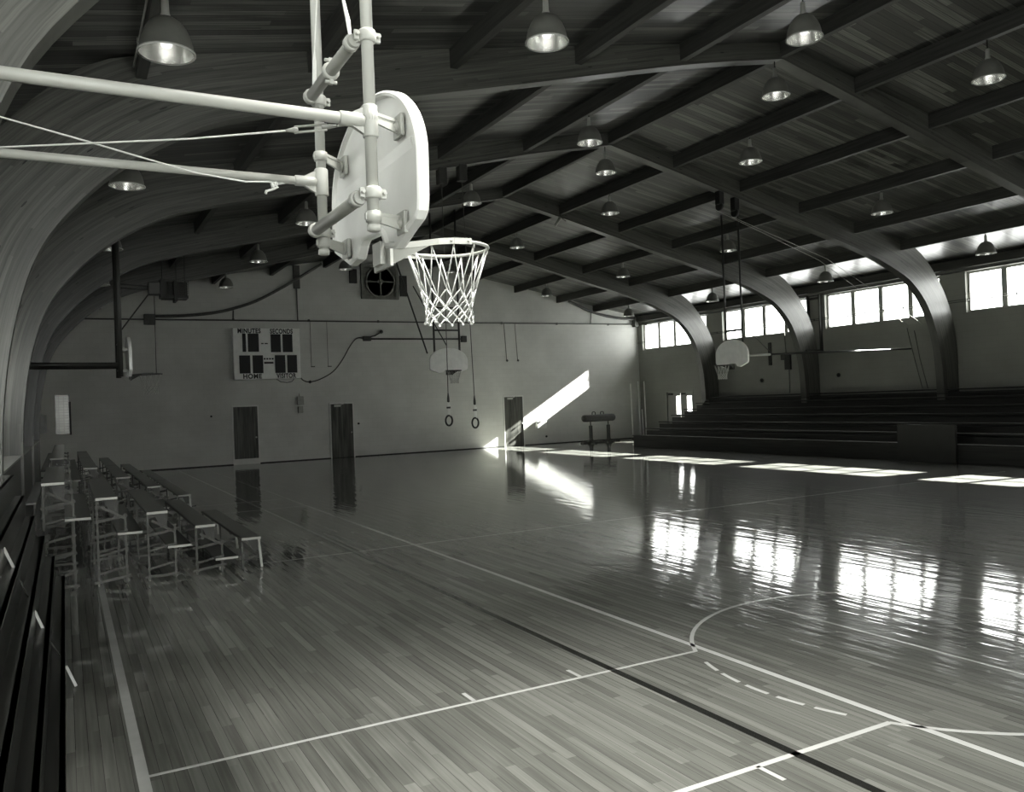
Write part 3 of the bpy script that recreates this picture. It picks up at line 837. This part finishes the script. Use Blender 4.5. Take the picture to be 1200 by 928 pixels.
# --- the farther goal on the left side, edge on and in shade
g2 = empty('basketball_goal', (1.05, 18.9, 2.9), 'shaded edge-on backboard and rim on dark poles at left, beyond the bench rows', 'basketball goal')
for y in (18.55, 19.25): MB().tube([(1.04, y, 2.9), (1.04, y, zroof(1.04)-.02)], .05, 12).build('hanger_pole', M['dark'], g2)
for y in (18.55, 19.25): MB().tube([(XL+.01, y, 3.16), (1.0, y, 3.14)], .05, 12).build('arm', M['dark'], g2)
for z in (3.05, 3.6): MB().tube([(1.04, 18.58, z), (1.04, 19.22, z)], .03, 10).build('cross_tube', M['dark'], g2)
for y in (18.55, 19.25):
    for z in (3.02, 3.45): MB().bar((1.07, y, z), (1.17, y+(.05 if y > 19 else -.05), z), .02, .05).build('bracket', M['bracket'], g2)
put('backboard', BOARD2, g2, (1.24, 18.9, 2.88))
put('rim', RIM_ME, g2, (1.24, 18.9, 2.88), 0, M['dark']); put('net', NET_ME, g2, (1.24, 18.9, 2.88), 0, M['bracket'])
MB().tube([(1.74, 18.9, 2.97), (1.75, 18.9, 4.6)], .008, 6).build('lift_rope', M['dark'], g2)
MB().tube([(1.08, 18.6, 3.85), (1.66, 18.7, 4.66)], .014, 8).build('stay_rod', M['dark'], g2)
mb = MB()
for z in (4.72, 4.79): mb.tube([(1.06, 18.6, z), (1.66, 18.7, z-.01)], .014, 8)
mb.build('side_rod', M['dark'], g2)
MB().box(1.62, 1.84, 18.6, 18.85, 4.60, 4.86, .02).build('pulley_box', M['dark'], g2)

# --- the goal at the far end of the long court
g3 = empty('basketball_goal', (11.32, 25.4, 2.95), 'pale backboard facing the camera in front of the far wall, hung from the roof', 'basketball goal')
put('backboard', BOARD2, g3, (11.32, 25.2, 3.10), R(-90))
put('rim', RIM_ME, g3, (11.32, 25.2, 3.10), R(-90), M['dark']); put('net', NET_ME, g3, (11.32, 25.2, 3.10), R(-90), M['bracket'])
for x in (10.86, 11.78): MB().tube([(x, 25.32, 3.2), (x, 25.32, zroof(x)-.02)], .035, 10).build('hanger_pole', M['dark'], g3)
for z in (3.35, 4.55, 5.3): MB().tube([(10.86, 25.32, z), (11.78, 25.32, z)], .03, 8).build('cross_tube', M['dark'], g3)
MB().tube([(10.62, 25.36, 3.78), (9.2, 25.36, zroof(9.2)-.02)], .028, 8).build('stay_rod', M['dark'], g3)
MB().tube([(11.32, 25.36, 4.05), (10.2, 25.36, 6.0)], .02, 8).build('stay_rod', M['dark'], g3)
for x in (10.86, 11.78):
    for z in (3.35, 3.75): MB().bar((x, 25.29, z), (x, 25.24, z), .05, .05).build('bracket', M['dark'], g3)

# --- the goal in front of the right hand bleacher
g4 = empty('basketball_goal', (18.0, 18.95, 2.9), 'grey backboard in front of the right wall windows, hung on a roof frame', 'basketball goal')
put('backboard', BOARD2, g4, (17.9, 18.95, 2.86), R(180))
put('rim', RIM_ME, g4, (17.9, 18.95, 2.86), R(180), M['dark']); put('net', NET_ME, g4, (17.9, 18.95, 2.86), R(180))
for y in (18.6, 19.3): MB().tube([(18.05, y, 2.95), (18.05, y, zroof(18.05)-.02)], .03, 10).build('hanger_pole', M['dark'], g4)
for z in (3.1, 4.0): MB().tube([(18.05, 18.6, z), (18.05, 19.3, z)], .035, 8).build('cross_tube', M['dark'], g4)
for y in (18.6, 19.3):
    for z in (3.1, 3.45): MB().bar((18.02, y, z), (17.94, y, z), .05, .05).build('bracket', M['dark'], g4)
MB().tube([(18.08, 18.4, 3.2), (18.9, 18.35, 3.22)], .04, 10).build('arm_sleeve', M['palegrey'], g4)
MB().tube([(18.85, 18.35, 3.22), (25.0, 18.0, 3.35)], .03, 10).build('arm', M['black'], g4)
MB().tube([(18.5, 18.7, 3.9), (19.0, 18.38, 3.26)], .012, 6).build('stay_rod', M['dark'], g4)

# ------------------------------------------------------------------ pendant lamps
def make_lamp(name):
    o = bpy.data.objects.new(name, None); COL.objects.link(o)      # origin at the shade's mouth
    sh = MB().lathe([(.252, .0), (.262, .012), (.250, .03), (.243, .09), (.226, .16), (.196, .23), (.15, .295), (.10, .335), (.05, .35)], n=28, cap=False)
    bm = sh.bm
    MBr = MB().lathe([(.250, .004), (.238, .09), (.220, .16), (.19, .225), (.14, .29), (.09, .325), (.02, .335)], n=28, cap=False)
    s = sh.build('lamp_shade', M['shade'], o)
    rf = MBr.build('reflector', M['reflector'], s)
    mb = MB().lathe([(.262, -.006), (.268, .0), (.268, .012), (.258, .016), (.254, .005)], n=28, cap=False).build('shade_rim', M['bright'], s)
    MB().lathe([(.0, .345), (.045, .345), (.05, .37), (.038, .40), (.034, .53), (.02, .54), (.0, .54)], n=14).build('lamp_cap', M['palegrey'], o)
    MB().lathe([(0, .05), (.045, .07), (.06, .11), (.05, .16), (.026, .21), (.024, .335)], n=14).build('bulb', M['bulb'], o)
    return o
LC = ['along the left wall', 'second from the left wall', 'just left of the ridge', 'just right of the ridge', 'second from the right wall', 'along the right wall']
LX = [PX[0], PX[2], PX[4], PX[6], PX[8], PX[10]]
proto = make_lamp('pendant_lamp')
stems = {}
def stem_mesh(L):
    k = round(L, 3)
    if k not in stems:
        mb = MB().tube([(0, 0, .53), (0, 0, k)], .012, 8)
        s = mb.build('lamp_stem', M['steel']); stems[k] = s.data; bpy.data.objects.remove(s)
    return stems[k]
first = True
def place_lamp(x, y, zm, ztop, label, group):
    global first
    o = proto if first else copy_tree(proto); first = False
    o.location = (x, y, zm)
    s = bpy.data.objects.new('lamp_stem', stem_mesh(ztop-zm)); COL.objects.link(s); s.parent = o
    tag(o, label, 'lamp', group)
seen = {0: (0, 1, 2, 3), 1: (0, 1, 2, 3, 4, 5), 2: (0, 1, 2, 3, 4, 5), 3: (0, 1, 2, 3, 4, 5), 4: (0, 1, 2, 3, 4, 5)}
for ci in range(6):
    rows = [r for r in range(5) if ci in seen[r]]
    for ri in rows:
        words = ORD if len(rows) == 5 else ['nearest', 'second nearest', 'third', 'farthest']
        x, y = LX[ci], BAY[ri+1]
        drop = (.99, .88, .85, .83, .82)[ri] + (.04 if ci == 0 else 0)
        wd = words[rows.index(ri)]
        place_lamp(x, y, zroof(x)-drop-.0, zroof(x)-.30, f'bell shaped pendant lamp, {wd} in the row {LC[ci]}', 'bell pendant lamps under the roof')
# unseen lamp added above the frame to brighten the near lane's floor
x, y = 2.2, 3.4
place_lamp(x, y, zroof(x)-.88, zroof(x), 'pendant lamp added to light the near free throw lane, over the top of the picture', None)
sp_ = bpy.data.lights.new('added_lamp_light', 'SPOT'); sp_.energy = 1250; sp_.spot_size = R(77); sp_.spot_blend = 1; sp_.shadow_soft_size = .24; sp_.color = (1, .985, .95)
so_ = bpy.data.objects.new('added_lamp_light', sp_); COL.objects.link(so_); so_.location = (x, y, zroof(x)-.93)
for y, t in ((ARCH_Y[2], 'nearer'), (ARCH_Y[3], 'farther')):
    place_lamp(XR-.08, y, 7.72, 8.40, f'{t} of the two pendant lamps hung from arch peaks at the ridge', 'bell pendant lamps under the roof')

# ------------------------------------------------------------------ things on the far wall
sb = empty('scoreboard', (7.25, YF, 3.35), 'pale electric scoreboard with black number windows on the far wall', 'scoreboard')
SX0, SX1, SZ0, SZ1 = 5.93, 8.55, 3.36, 5.40
MB().box(SX0, SX1, YF-.22, YF-.03, SZ0, SZ1, .01).build('board', M['board'], sb)
mb = MB(); mb.box(SX0+.05, SX0+.2, YF-.03, YF, SZ0+.1, SZ1-.1).box(SX1-.2, SX1-.05, YF-.03, YF, SZ0+.1, SZ1-.1).build('wall_mount', M['dark'], sb)
def sp(px, py):  # position on the board's face, as fractions of its width and height
    return SX0+(SX1-SX0)*px, SZ1-(SZ1-SZ0)*py
for a, b2, c2, d2 in ((.135, .11, .185, .465), (.215, .11, .375, .465), (.555, .12, .705, .475), (.735, .12, .885, .475),
                      (.08, .535, .24, .885), (.275, .535, .43, .885), (.61, .535, .765, .885), (.795, .535, .945, .885)):
    x0, z1 = sp(a, b2); x1, z0 = sp(c2, d2)
    MB().box(x0, x1, YF-.232, YF-.218, z0, z1).build('number_window', M['black'], sb)
mb = MB()
for i in range(4):
    x, z = sp(.455+.04*i, .605); mb.box(x-.035, x+.035, YF-.228, YF-.218, z-.03, z+.03)
x0, z1 = sp(.445, .665); x1, z0 = sp(.585, .70); mb.box(x0, x1, YF-.226, YF-.218, z0, z1)
x0, z1 = sp(.41, .295); x1, z0 = sp(.51, .315)
mb.box(x0, x0+.1, YF-.226, YF-.218, z0, z1).box(x0+.14, x1, YF-.226, YF-.218, z0, z1)
mb.build('period_marks', M['ink'], sb)
def text(s, x0, x1, z0, z1, y, parent, mat, name):
    cu = bpy.data.curves.new(name, 'FONT'); cu.body = s; cu.size = 1; cu.extrude = .004; cu.offset = .035; cu.space_character = 1.1
    t = bpy.data.objects.new(name, cu); COL.objects.link(t)
    bpy.context.view_layer.update()
    me = bpy.data.meshes.new_from_object(t.evaluated_get(bpy.context.evaluated_depsgraph_get()))
    bpy.data.objects.remove(t)
    xs = [v.co.x for v in me.vertices]; ys = [v.co.y for v in me.vertices]; a, b = min(xs), max(xs); c, d = min(ys), max(ys)
    for v in me.vertices:
        v.co = Vector((x0+(v.co.x-a)/(b-a)*(x1-x0), y-v.co.z, z0+(v.co.y-c)/(d-c)*(z1-z0)))
    me.materials.clear(); me.materials.append(mat)
    o = bpy.data.objects.new(name, me); COL.objects.link(o); o.parent = parent
    o.matrix_parent_inverse = Matrix.Translation(parent.location).inverted()
    return o
for s, a, b2, c2, d2 in (('MINUTES', .07, .008, .41, .105), ('SECONDS', .55, .012, .895, .112), ('HOME', .13, .893, .405, .99), ('VISITOR', .625, .893, .925, .99)):
    x0, z1 = sp(a, b2); x1, z0 = sp(c2, d2)
    text(s, x0, x1, z0, z1, YF-.222, sb, M['ink'], 'lettering')
mb = MB(); pts = [(8.57, 3.40), (8.7, 3.27), (8.96, 3.21), (9.4, 3.32), (9.94, 3.62), (10.35, 4.1), (10.72, 4.70), (11.03, 5.02), (11.4, 5.0)]
mb.tube([(p[0], YF-.05, p[1]) for p in catmull(pts, 4) for p in [(p.x, p.y)]], .022, 8).ball((8.96, YF-.05, 3.21), .07)
o = mb.build('hanging_cable', M['dark']); tag(o, 'dark cable drooping from the scoreboard up to the wall bracket', 'cable')
mb = MB(); mb.tube([(SX0+1.65, YF-.12, SZ0), (7.75, YF-.1, 3.24), (8.0, YF-.1, 3.2), (8.2, YF-.1, 3.24), (8.3, YF-.12, SZ0)], .014, 6).build('cable_loop', M['dark'], sb)
mb = MB(); mb.tube([(11.38, YF-.06, 4.99), (15.95, YF-.06, 4.99)], .035, 8); mb.tube([(11.35, YF-.06, 5.03), (11.8, YF-.12, 5.12), (12.1, YF-.1, 5.29)], .03, 8)
mb.box(11.3, 11.62, YF-.14, YF-.003, 4.9, 5.1); mb.box(15.88, 16.12, YF-.16, YF-.003, 4.85, 5.13).ball((12.1, YF-.09, 5.3), .09)
o = mb.build('wall_bar', M['dark']); tag(o, 'dark horizontal bar with end blocks behind the far backboard', 'bar')

fn = empty('exhaust_fan', (12.1, YF, 6.7), 'large dark louvred exhaust fan high in the far gable', 'fan')
mb = MB(); mb.box(11.28, 12.95, YF-.14, YF-.11, 6.70, 6.80).box(11.28, 12.95, YF-.14, YF-.11, 8.05, 8.2).box(11.28, 11.4, YF-.14, YF-.11, 6.8, 8.05).box(12.83, 12.95, YF-.14, YF-.11, 6.8, 8.05)
mb.box(11.28, 12.95, YF-.03, YF-.01, 6.7, 8.2)
for a in ((11.28, 11.31), (12.92, 12.95)): mb.box(a[0], a[1], YF-.11, YF-.03, 6.7, 8.2)
mb.build('housing', M['fanm'], fn)
mb = MB(); mb.lathe([(.60, -.15), (.66, -.15), (.68, -.12), (.66, -.05), (.60, -.05), (.60, -.15)], (12.12, YF, 7.44), 'Y', 32).build('shroud_ring', M['fanm'], fn)
for k in range(5):
    a = 2*math.pi*k/5+.3; d = Vector((math.cos(a), 0, math.sin(a))); s = Vector((-math.sin(a), .45, math.cos(a))).normalized()
    bm = MB(); c = Vector((12.12, YF-.09, 7.44))
    bm.bar(c+d*.1, c+d*.55, .02, .22, up=tuple(s)); bm.build('blade', M['fanm'], fn)
MB().lathe([(0, -.16), (.12, -.15), (.14, -.06), (.0, -.05)], (12.12, YF, 7.44), 'Y', 16).build('hub', M['fanm'], fn)
mb = MB(); mb.bar((11.45, YF-.17, 7.44), (12.8, YF-.17, 7.44), .02, .05); mb.bar((12.12, YF-.17, 6.85), (12.12, YF-.17, 8.05), .02, .05, up=(1, 0, 0)).build('guard_bar', M['fanm'], fn)
for x in (10.95, 13.2):
    o = MB().box(x-.16, x+.16, YF-.10, YF, 7.35 if x < 12 else 6.85, 7.95 if x < 12 else 7.75, .01).build('fan_control_box', M['panel'])
    tag(o, f'dull grey box on the far wall {"left" if x < 12 else "right"} of the exhaust fan', 'box')

mb = MB(); mb.tube([(XL, YF-.04, 5.70), (XW-.05, YF-.04, 5.76)], .03, 8)
for x in range(0, 25, 3): mb.box(x-.04, x+.04, YF-.06, YF, 5.69, 5.79)
o = mb.build('wall_pipe', M['pipe']); tag(o, 'long thin horizontal pipe across the far wall above the scoreboard', 'pipe')
pts = [(3.1, 5.82), (4.2, 5.86), (5.27, 5.99), (6.1, 6.2), (6.91, 6.5), (7.8, 6.98), (8.66, 7.5), (9.6, 8.1)]
mb = MB(); mb.tube([(p.x, YF-.12, p.y) for p in catmull(pts, 5)], .06, 10); mb.box(2.75, 3.15, YF-.2, YF-.003, 5.50, 5.9, .02)
mb.tube([(6.0, YF-.12, 6.1), (6.0, YF-.02, 5.8)], .03, 6)
o = mb.build('wall_mounted_duct', M['pipe']); tag(o, 'dark curved pipe rising rightward above the scoreboard on the far wall', 'pipe')
pts = [(25.6, 6.02), (24.9, 6.03), (24.17, 6.10), (23.5, 6.22), (22.9, 6.37), (22.3, 6.6), (21.68, 6.86)]
mb = MB(); mb.tube([(p.x, YF-.12, p.y) for p in catmull(pts, 5)], .06, 10); mb.box(25.5, 25.75, YF-.24, YF-.003, 5.62, 6.1, .02)
mb.tube([(23.0, YF-.05, 6.30), (22.95, YF-.04, 5.78)], .02, 6)
o = mb.build('wall_mounted_duct', M['pipe']); tag(o, 'dark curved pipe rising leftward from the far right corner', 'pipe')
mb = MB(); mb.tube([(8.55, YF-.03, 5.74), (8.55, YF-.03, 7.1)], .02, 8); mb.box(8.42, 8.68, YF-.10, YF, 7.05, 8.0, .01)
o = mb.build('wall_mounted_conduit', M['pipe']); tag(o, 'dark upright box and conduit on the far wall above the scoreboard corner', 'conduit')
mb = MB(); mb.box(8.40, 8.66, YF-.12, YF, 2.28, 2.62, .02); mb.box(8.43, 8.63, YF-.08, YF, 1.95, 2.22, .01); mb.tube([(8.50, YF-.03, 2.6), (8.50, YF-.03, 2.75)], .02, 6)
o = mb.build('wall_mounted_buzzer', M['bracket']); tag(o, 'grey buzzer box on the far wall between the two left doors', 'box')
for x, z, r, lab in ((10.97, 1.4, .045, 'small dark round knob on the far wall right of the second door'), (5.05, 1.95, .04, 'small dark round knob on the far wall left of the first door'), (20.2, .36, .05, 'small dark outlet low on the far wall beside the sunbeam')):
    o = MB().lathe([(r, 0), (r, -.03), (r*.6, -.05), (0, -.05)], (x, YF, z), 'Y', 12).build('wall_button', M['black']); tag(o, lab, 'wall fitting')
o = MB().box(19.62, 20.15, YF-.18, YF, .75, 1.12, .03).lathe([(.03, -.26), (.05, -.25), (.05, -.18)], (19.9, YF, 1.15), 'Y', 10).build('wall_mounted_fountain', M['white']); tag(o, 'small white drinking fountain on the far wall under the sunbeam', 'drinking fountain')
mb = MB()
for x in (18.12, 18.7): mb.tube([(x, YF-.02, 5.75), (x+.08, YF-.02, 4.02)], .012, 6); mb.ball((x+.1, YF-.03, 4.0), .06)
o = mb.build('pull_cord', M['pipe']); tag(o, 'pair of thin hanging cords on the far wall above the sunlit door', 'cord')
mb = MB()
for x in (9.05, 9.75): mb.tube([(x, YF-.02, 5.7), (x, YF-.02, 3.85)], .009, 6); mb.box(x-.02, x+.14, YF-.04, YF, 3.82, 3.86)
o = mb.build('pull_cord', M['pipe']); tag(o, 'pair of faint hanging cords on the far wall right of the scoreboard', 'cord')
o = MB().box(-1.06, -.55, YF-.03, YF, 1.58, 2.24).build('wall_mounted_panel', M['notice']); tag(o, 'low dull mottled panel on the far wall in the left corner', 'panel')

# heater hung near the left far corner
h = empty('unit_heater', (3.05, 27.2, 5.6), 'caged unit heater hung from the roof near the far left corner', 'heater')
HX, HY, HZ = 3.02, 27.0, 5.62
MB().box(HX-.30, HX+.42, HY-.25, HY+.35, HZ-.02, HZ+.05).box(HX-.36, HX-.22, HY-.25, HY+.3, HZ, HZ+.55).box(HX+.02, HX+.1, HY-.3, HY+.2, HZ-.12, HZ+.5).build('casing', M['dark'], h)
mb = MB()
for k in range(8): mb.bar((HX-.2, HY-.28, HZ+.06+.065*k), (HX+.42, HY-.28, HZ+.06+.065*k), .008, .012)
for k in range(10): mb.bar((HX-.2+.069*k, HY-.28, HZ+.05), (HX-.2+.069*k, HY-.28, HZ+.54), .008, .008, up=(1, 0, 0))
mb.build('cage', M['steel'], h)
MB().box(HX-.24, HX+.44, HY+.1, HY+.3, HZ+.05, HZ+.52).build('coil', M['panel'], h)
for x in (HX-.28, HX+.12, HX+.36): MB().tube([(x, HY, HZ), (x, HY, zroof(x)-.01)], .016, 6).build('hanger_rod', M['dark'], h)

# pommel horse
ph = empty('pommel_horse', (22.0, 32.4, 0), 'dark leather pommel horse on two posts near the far right corner', 'pommel horse')
HX0, HX1, HZ0 = 21.25, 23.05, 1.16
mb = MB(); prof = [(0, HX0-.02), (.10, HX0-.01), (.155, HX0+.04), (.17, HX0+.12), (.17, HX1-.12), (.155, HX1-.04), (.10, HX1+.01), (0, HX1+.02)]
mb.lathe([(r, x) for r, x in prof], (0, 32.4, HZ0), 'X', 20).build('body', M['leather'], ph)
for x in (21.88, 22.35):
    MB().tube([(x-.09, 32.4, HZ0+.15), (x-.085, 32.4, HZ0+.26), (x-.05, 32.4, HZ0+.29), (x+.05, 32.4, HZ0+.29), (x+.085, 32.4, HZ0+.26), (x+.09, 32.4, HZ0+.15)], .02, 8).build('pommel', M['dark'], ph)
for x in (21.68, 22.68):
    mb = MB(); mb.box(x-.06, x+.06, 32.33, 32.47, .06, .82, .008); mb.tube([(x, 32.4, .8), (x, 32.4, 1.05)], .03, 10)
    mb.prism([(x-.18, .06), (x+.18, .06), (x+.06, .2), (x-.06, .2)], 'Y', 32.36, 32.44); mb.build('leg', M['dark'], ph)
    MB().box(x-.06, x+.06, 32.0, 32.8, 0, .06, .01).build('foot', M['dark'], ph)
MB().box(21.1, 23.3, 32.36, 32.44, 0.0, .055).build('base_bar', M['dark'], ph)

# volleyball standards in the far right corner
for x, zt2, lab in ((24.82, 2.75, 'leftmost of the thin pale poles in the far right corner'), (25.29, 2.85, 'tallest pale pole in the middle of the corner group'),
                    (25.47, 1.45, 'shortest pale pole in the far right corner group'), (25.66, 2.85, 'pale pole of the corner group closest to the double door')):
    o = empty('net_post', (x, 33.4, 0), lab, 'pole', 'net posts in the far right corner')
    MB().tube([(x+.03, 33.4, .03), (x+.01, 33.42, zt2)], .03, 10).build('post', M['board'], o)
    MB().lathe([(.065, 0), (.065, .02), (.04, .04), (.03, .08)], (x+.03, 33.4, 0), 'Z', 14).build('foot', M['dark'], o)

# gymnastic rings on ropes from the third arch
for x, z, y, lab, tp in ((7.56, 1.72, 16.95, 'left hanging gym ring on a rope before the far wall', 7.6), (8.21, 1.64, 16.95, 'right hanging gym ring on a rope before the far wall', 8.1)):
    o = empty('gym_ring', (x, y, z), lab, 'gym ring', 'gymnastic rings')
    tz = 7.03+.25*(tp-6.33)-.02
    rg = MB(); rr = .112
    rg.tube([(x+rr*math.cos(2*math.pi*k/28)*.92, y+.05*math.cos(2*math.pi*k/28), z+rr*math.sin(2*math.pi*k/28)) for k in range(28)], .021, 8, closed=True).build('ring', M['black'], o)
    MB().bar((x, y, z+.10), (x, y, z+.44), .05, .014, up=(0, 1, 0)).bar((x+.03, y, z+.1), (x+.035, y, z+.36), .03, .01, up=(0, 1, 0)).build('strap', M['white'], o)
    MB().lathe([(.0, .40), (.03, .42), (.028, .50), (.012, .62), (0, .64)], (x, y, z), 'Z', 10).box(x-.04, x+.04, y-.02, y+.02, z+.27, z+.31).build('swivel', M['dark'], o)
    MB().tube([(x, y, z+.6), ((x+tp)/2, y, (z+tz)/2), (tp, y, tz-.2)], .009, 6).build('rope', M['pipe'], o)
    MB().box(tp-.10, tp+.10, y-.10, y+.10, tz-.32, tz+.05, .02).build('pulley', M['dark'], o)
# second pair of pulleys with ropes tied back to the right wall
for x, lab, yw in ((15.85, 'left dark pulley block under the third arch with rope to the right wall', 18.67), (16.4, 'right dark pulley block under the third arch with rope to the right wall', 18.1)):
    z = 7.42-.24*(x-16.45)
    o = empty('pulley_block', (x, 17.0, z), lab, 'pulley', 'pulleys under the third arch')
    MB().box(x-.09, x+.09, 16.9, 17.08, z-.34, z+.06, .02).lathe([(.12, -.04), (.12, .04)], (x, 17.0, z-.38), 'X', 14).build('block', M['black'], o)
    MB().tube([(x, 17.1, z-.38), (x+.1, 17.24, z-.43), (20.5, 17.6+(yw-18.4)*.5, 6.05), (XW-.02, yw, 4.2)], .007, 5).build('rope', M['bracket'], o)
# rope ends hanging down the right wall below the third window
o = MB().tube([(XW-.03, 18.70, 4.12), (XW-.03, 18.45, 3.0), (XW-.03, 18.2, 2.0)], .012, 6).tube([(XW-.03, 18.42, 4.0), (XW-.03, 18.25, 3.0), (XW-.03, 18.0, 2.0)], .012, 6).build('hanging_rope', M['pipe'])
tag(o, 'two dark rope ends hanging down the right wall to the top bleacher row', 'rope')
# floodlight bracket on the second arch from the far wall
o = empty('floodlight', (14.2, 22.5, 7.9), 'small angled spotlight on a bracket under the second farthest arch', 'spotlight')
zq = 7.95
MB().bar((14.2, 22.6, zq+.35), (14.2, 22.52, zq-.02), .05, .02, up=(1, 0, 0)).bar((14.2, 22.52, zq), (14.42, 22.52, zq-.12), .03, .02).build('bracket', M['dark'], o)
MB().tube([(14.2, 22.52, zq-.02), (14.0, 22.5, zq-.3)], .045, 10).build('lamp_head', M['bracket'], o)

# right wall fittings
mb = MB(); mb.tube([(XW-.05, BY0, 5.80), (XW-.05, YF-.05, 5.72)], .03, 8)
o = mb.build('conduit', M['pipe']); tag(o, 'dark conduit along the right wall across the window tops', 'conduit')
mb = MB()
for z in (4.78, 4.84): mb.tube([(XW-.04, BY0, z), (XW-.04, YF-.03, z)], .014, 5)
for k in range(40): mb.box(XW-.05, XW-.03, 2.4+.78*k, 2.44+.78*k, 4.77, 4.86)
o = mb.build('guard_wire', M['wire']); tag(o, 'pair of thin guard wires strung across all the right wall windows', 'wire')
o = empty('wall_frame', (XW, 22.65, 3.6), 'tall dark bracket frame on the right wall behind the second farthest arch', 'bracket')
for y in (22.38, 22.95): MB().box(XW-.12, XW, y-.03, y+.03, 3.62, 5.78).build('upright', M['dark'], o)
MB().box(XW-.9, XW, 22.34, 22.42, 3.58, 3.64).build('shelf_arm', M['dark'], o)
MB().box(XW-.08, XW, 22.41, 22.92, 5.6, 5.68).build('cross_bar', M['dark'], o)
o = MB().box(XW-.06, XW, 25.0, 25.14, 3.18, 4.12).build('wall_strip', M['panel']); tag(o, 'narrow dark upright plate on the right wall below the second window', 'wall plate')
o = empty('switch_box', (XW, 24.1, 3.0), 'dark switch boxes with a conduit on the right wall by the arch', 'switch box')
MB().box(XW-.12, XW, 24.15, 24.42, 3.35, 3.62, .01).build('box', M['dark'], o)
MB().box(XW-.10, XW, 23.95, 24.25, 2.95, 3.55, .01).build('lower_box', M['panel'], o)
mb = MB(); mb.tube([(XW-.03, 24.08, 2.0), (XW-.03, 24.08, 2.95)], .015, 6).tube([(XW-.03, 24.2, 3.6), (XW-.03, 24.25, 4.6)], .02, 6).build('conduit', M['pipe'], o)
for y, z, lab in ((25.6, 2.58, 'small dark bell on the right wall left of the second farthest arch'), (21.67, 2.62, 'small dark bell on the right wall right of the second farthest arch')):
    o = MB().lathe([(.08, 0), (.08, -.04), (.05, -.07), (0, -.08)], (XW, y, z), 'X', 12).build('wall_bell', M['black']); tag(o, lab, 'bell')
# conduit on the purlin of the nearest left lamp
mb = MB(); x = PX[0]-.085
mb.tube([(x, 5.86, zroof(x)-.16), (x, 11.2, zroof(x)-.16)], .013, 8)
for y in (6.6, 7.8, 9.2, 10.4): mb.box(x-.02, x+.03, y-.03, y+.03, zroof(x)-.19, zroof(x)-.13)
o = mb.build('conduit', M['bracket']); tag(o, 'thin conduit along the purlin above the nearest left lamp', 'conduit')

# ------------------------------------------------------------------ light
W = bpy.data.worlds.new('World'); S.world = W; W.use_nodes = True
bg = W.node_tree.nodes['Background']; bg.inputs[0].default_value = (1, 1, .985, 1); bg.inputs[1].default_value = 7.0
sun = bpy.data.lights.new('sun', 'SUN'); sun.energy = 80; sun.angle = R(.55); sun.color = (1, .99, .96)
so = bpy.data.objects.new('sun', sun); COL.objects.link(so)
d = Vector((-1, .13, -.585)).normalized()
so.rotation_euler = d.to_track_quat('-Z', 'Y').to_euler()
so.location = (40, 20, 20)

# ------------------------------------------------------------------ camera
cam = bpy.data.cameras.new('camera'); co = bpy.data.objects.new('camera', cam); COL.objects.link(co)
rot = Matrix(((.87874992, .03043715, -.47631099), (-.47576857, -.02356187, -.87925486), (-.03798479, .99925893, -.00622395)))
co.matrix_world = Matrix.Translation((0, 0, 2.1)) @ rot.to_4x4()
cam.sensor_fit = 'HORIZONTAL'; cam.sensor_width = 36; cam.lens = 970.24/1200*36
cam.clip_start = .05; cam.clip_end = 200
S.camera = co

S.view_settings.view_transform = 'Standard'; S.view_settings.look = 'None'
S.view_settings.exposure = .9; S.view_settings.gamma = 1; S.view_settings.use_curve_mapping = False
S.cycles.max_bounces = 10; S.cycles.diffuse_bounces = 5; S.cycles.glossy_bounces = 4; S.cycles.transparent_max_bounces = 12
S.cycles.caustics_reflective = False; S.cycles.caustics_refractive = False
S.cycles.sample_clamp_indirect = 6
for o in bpy.data.objects:
    if 'worldpts' in o: del o['worldpts']
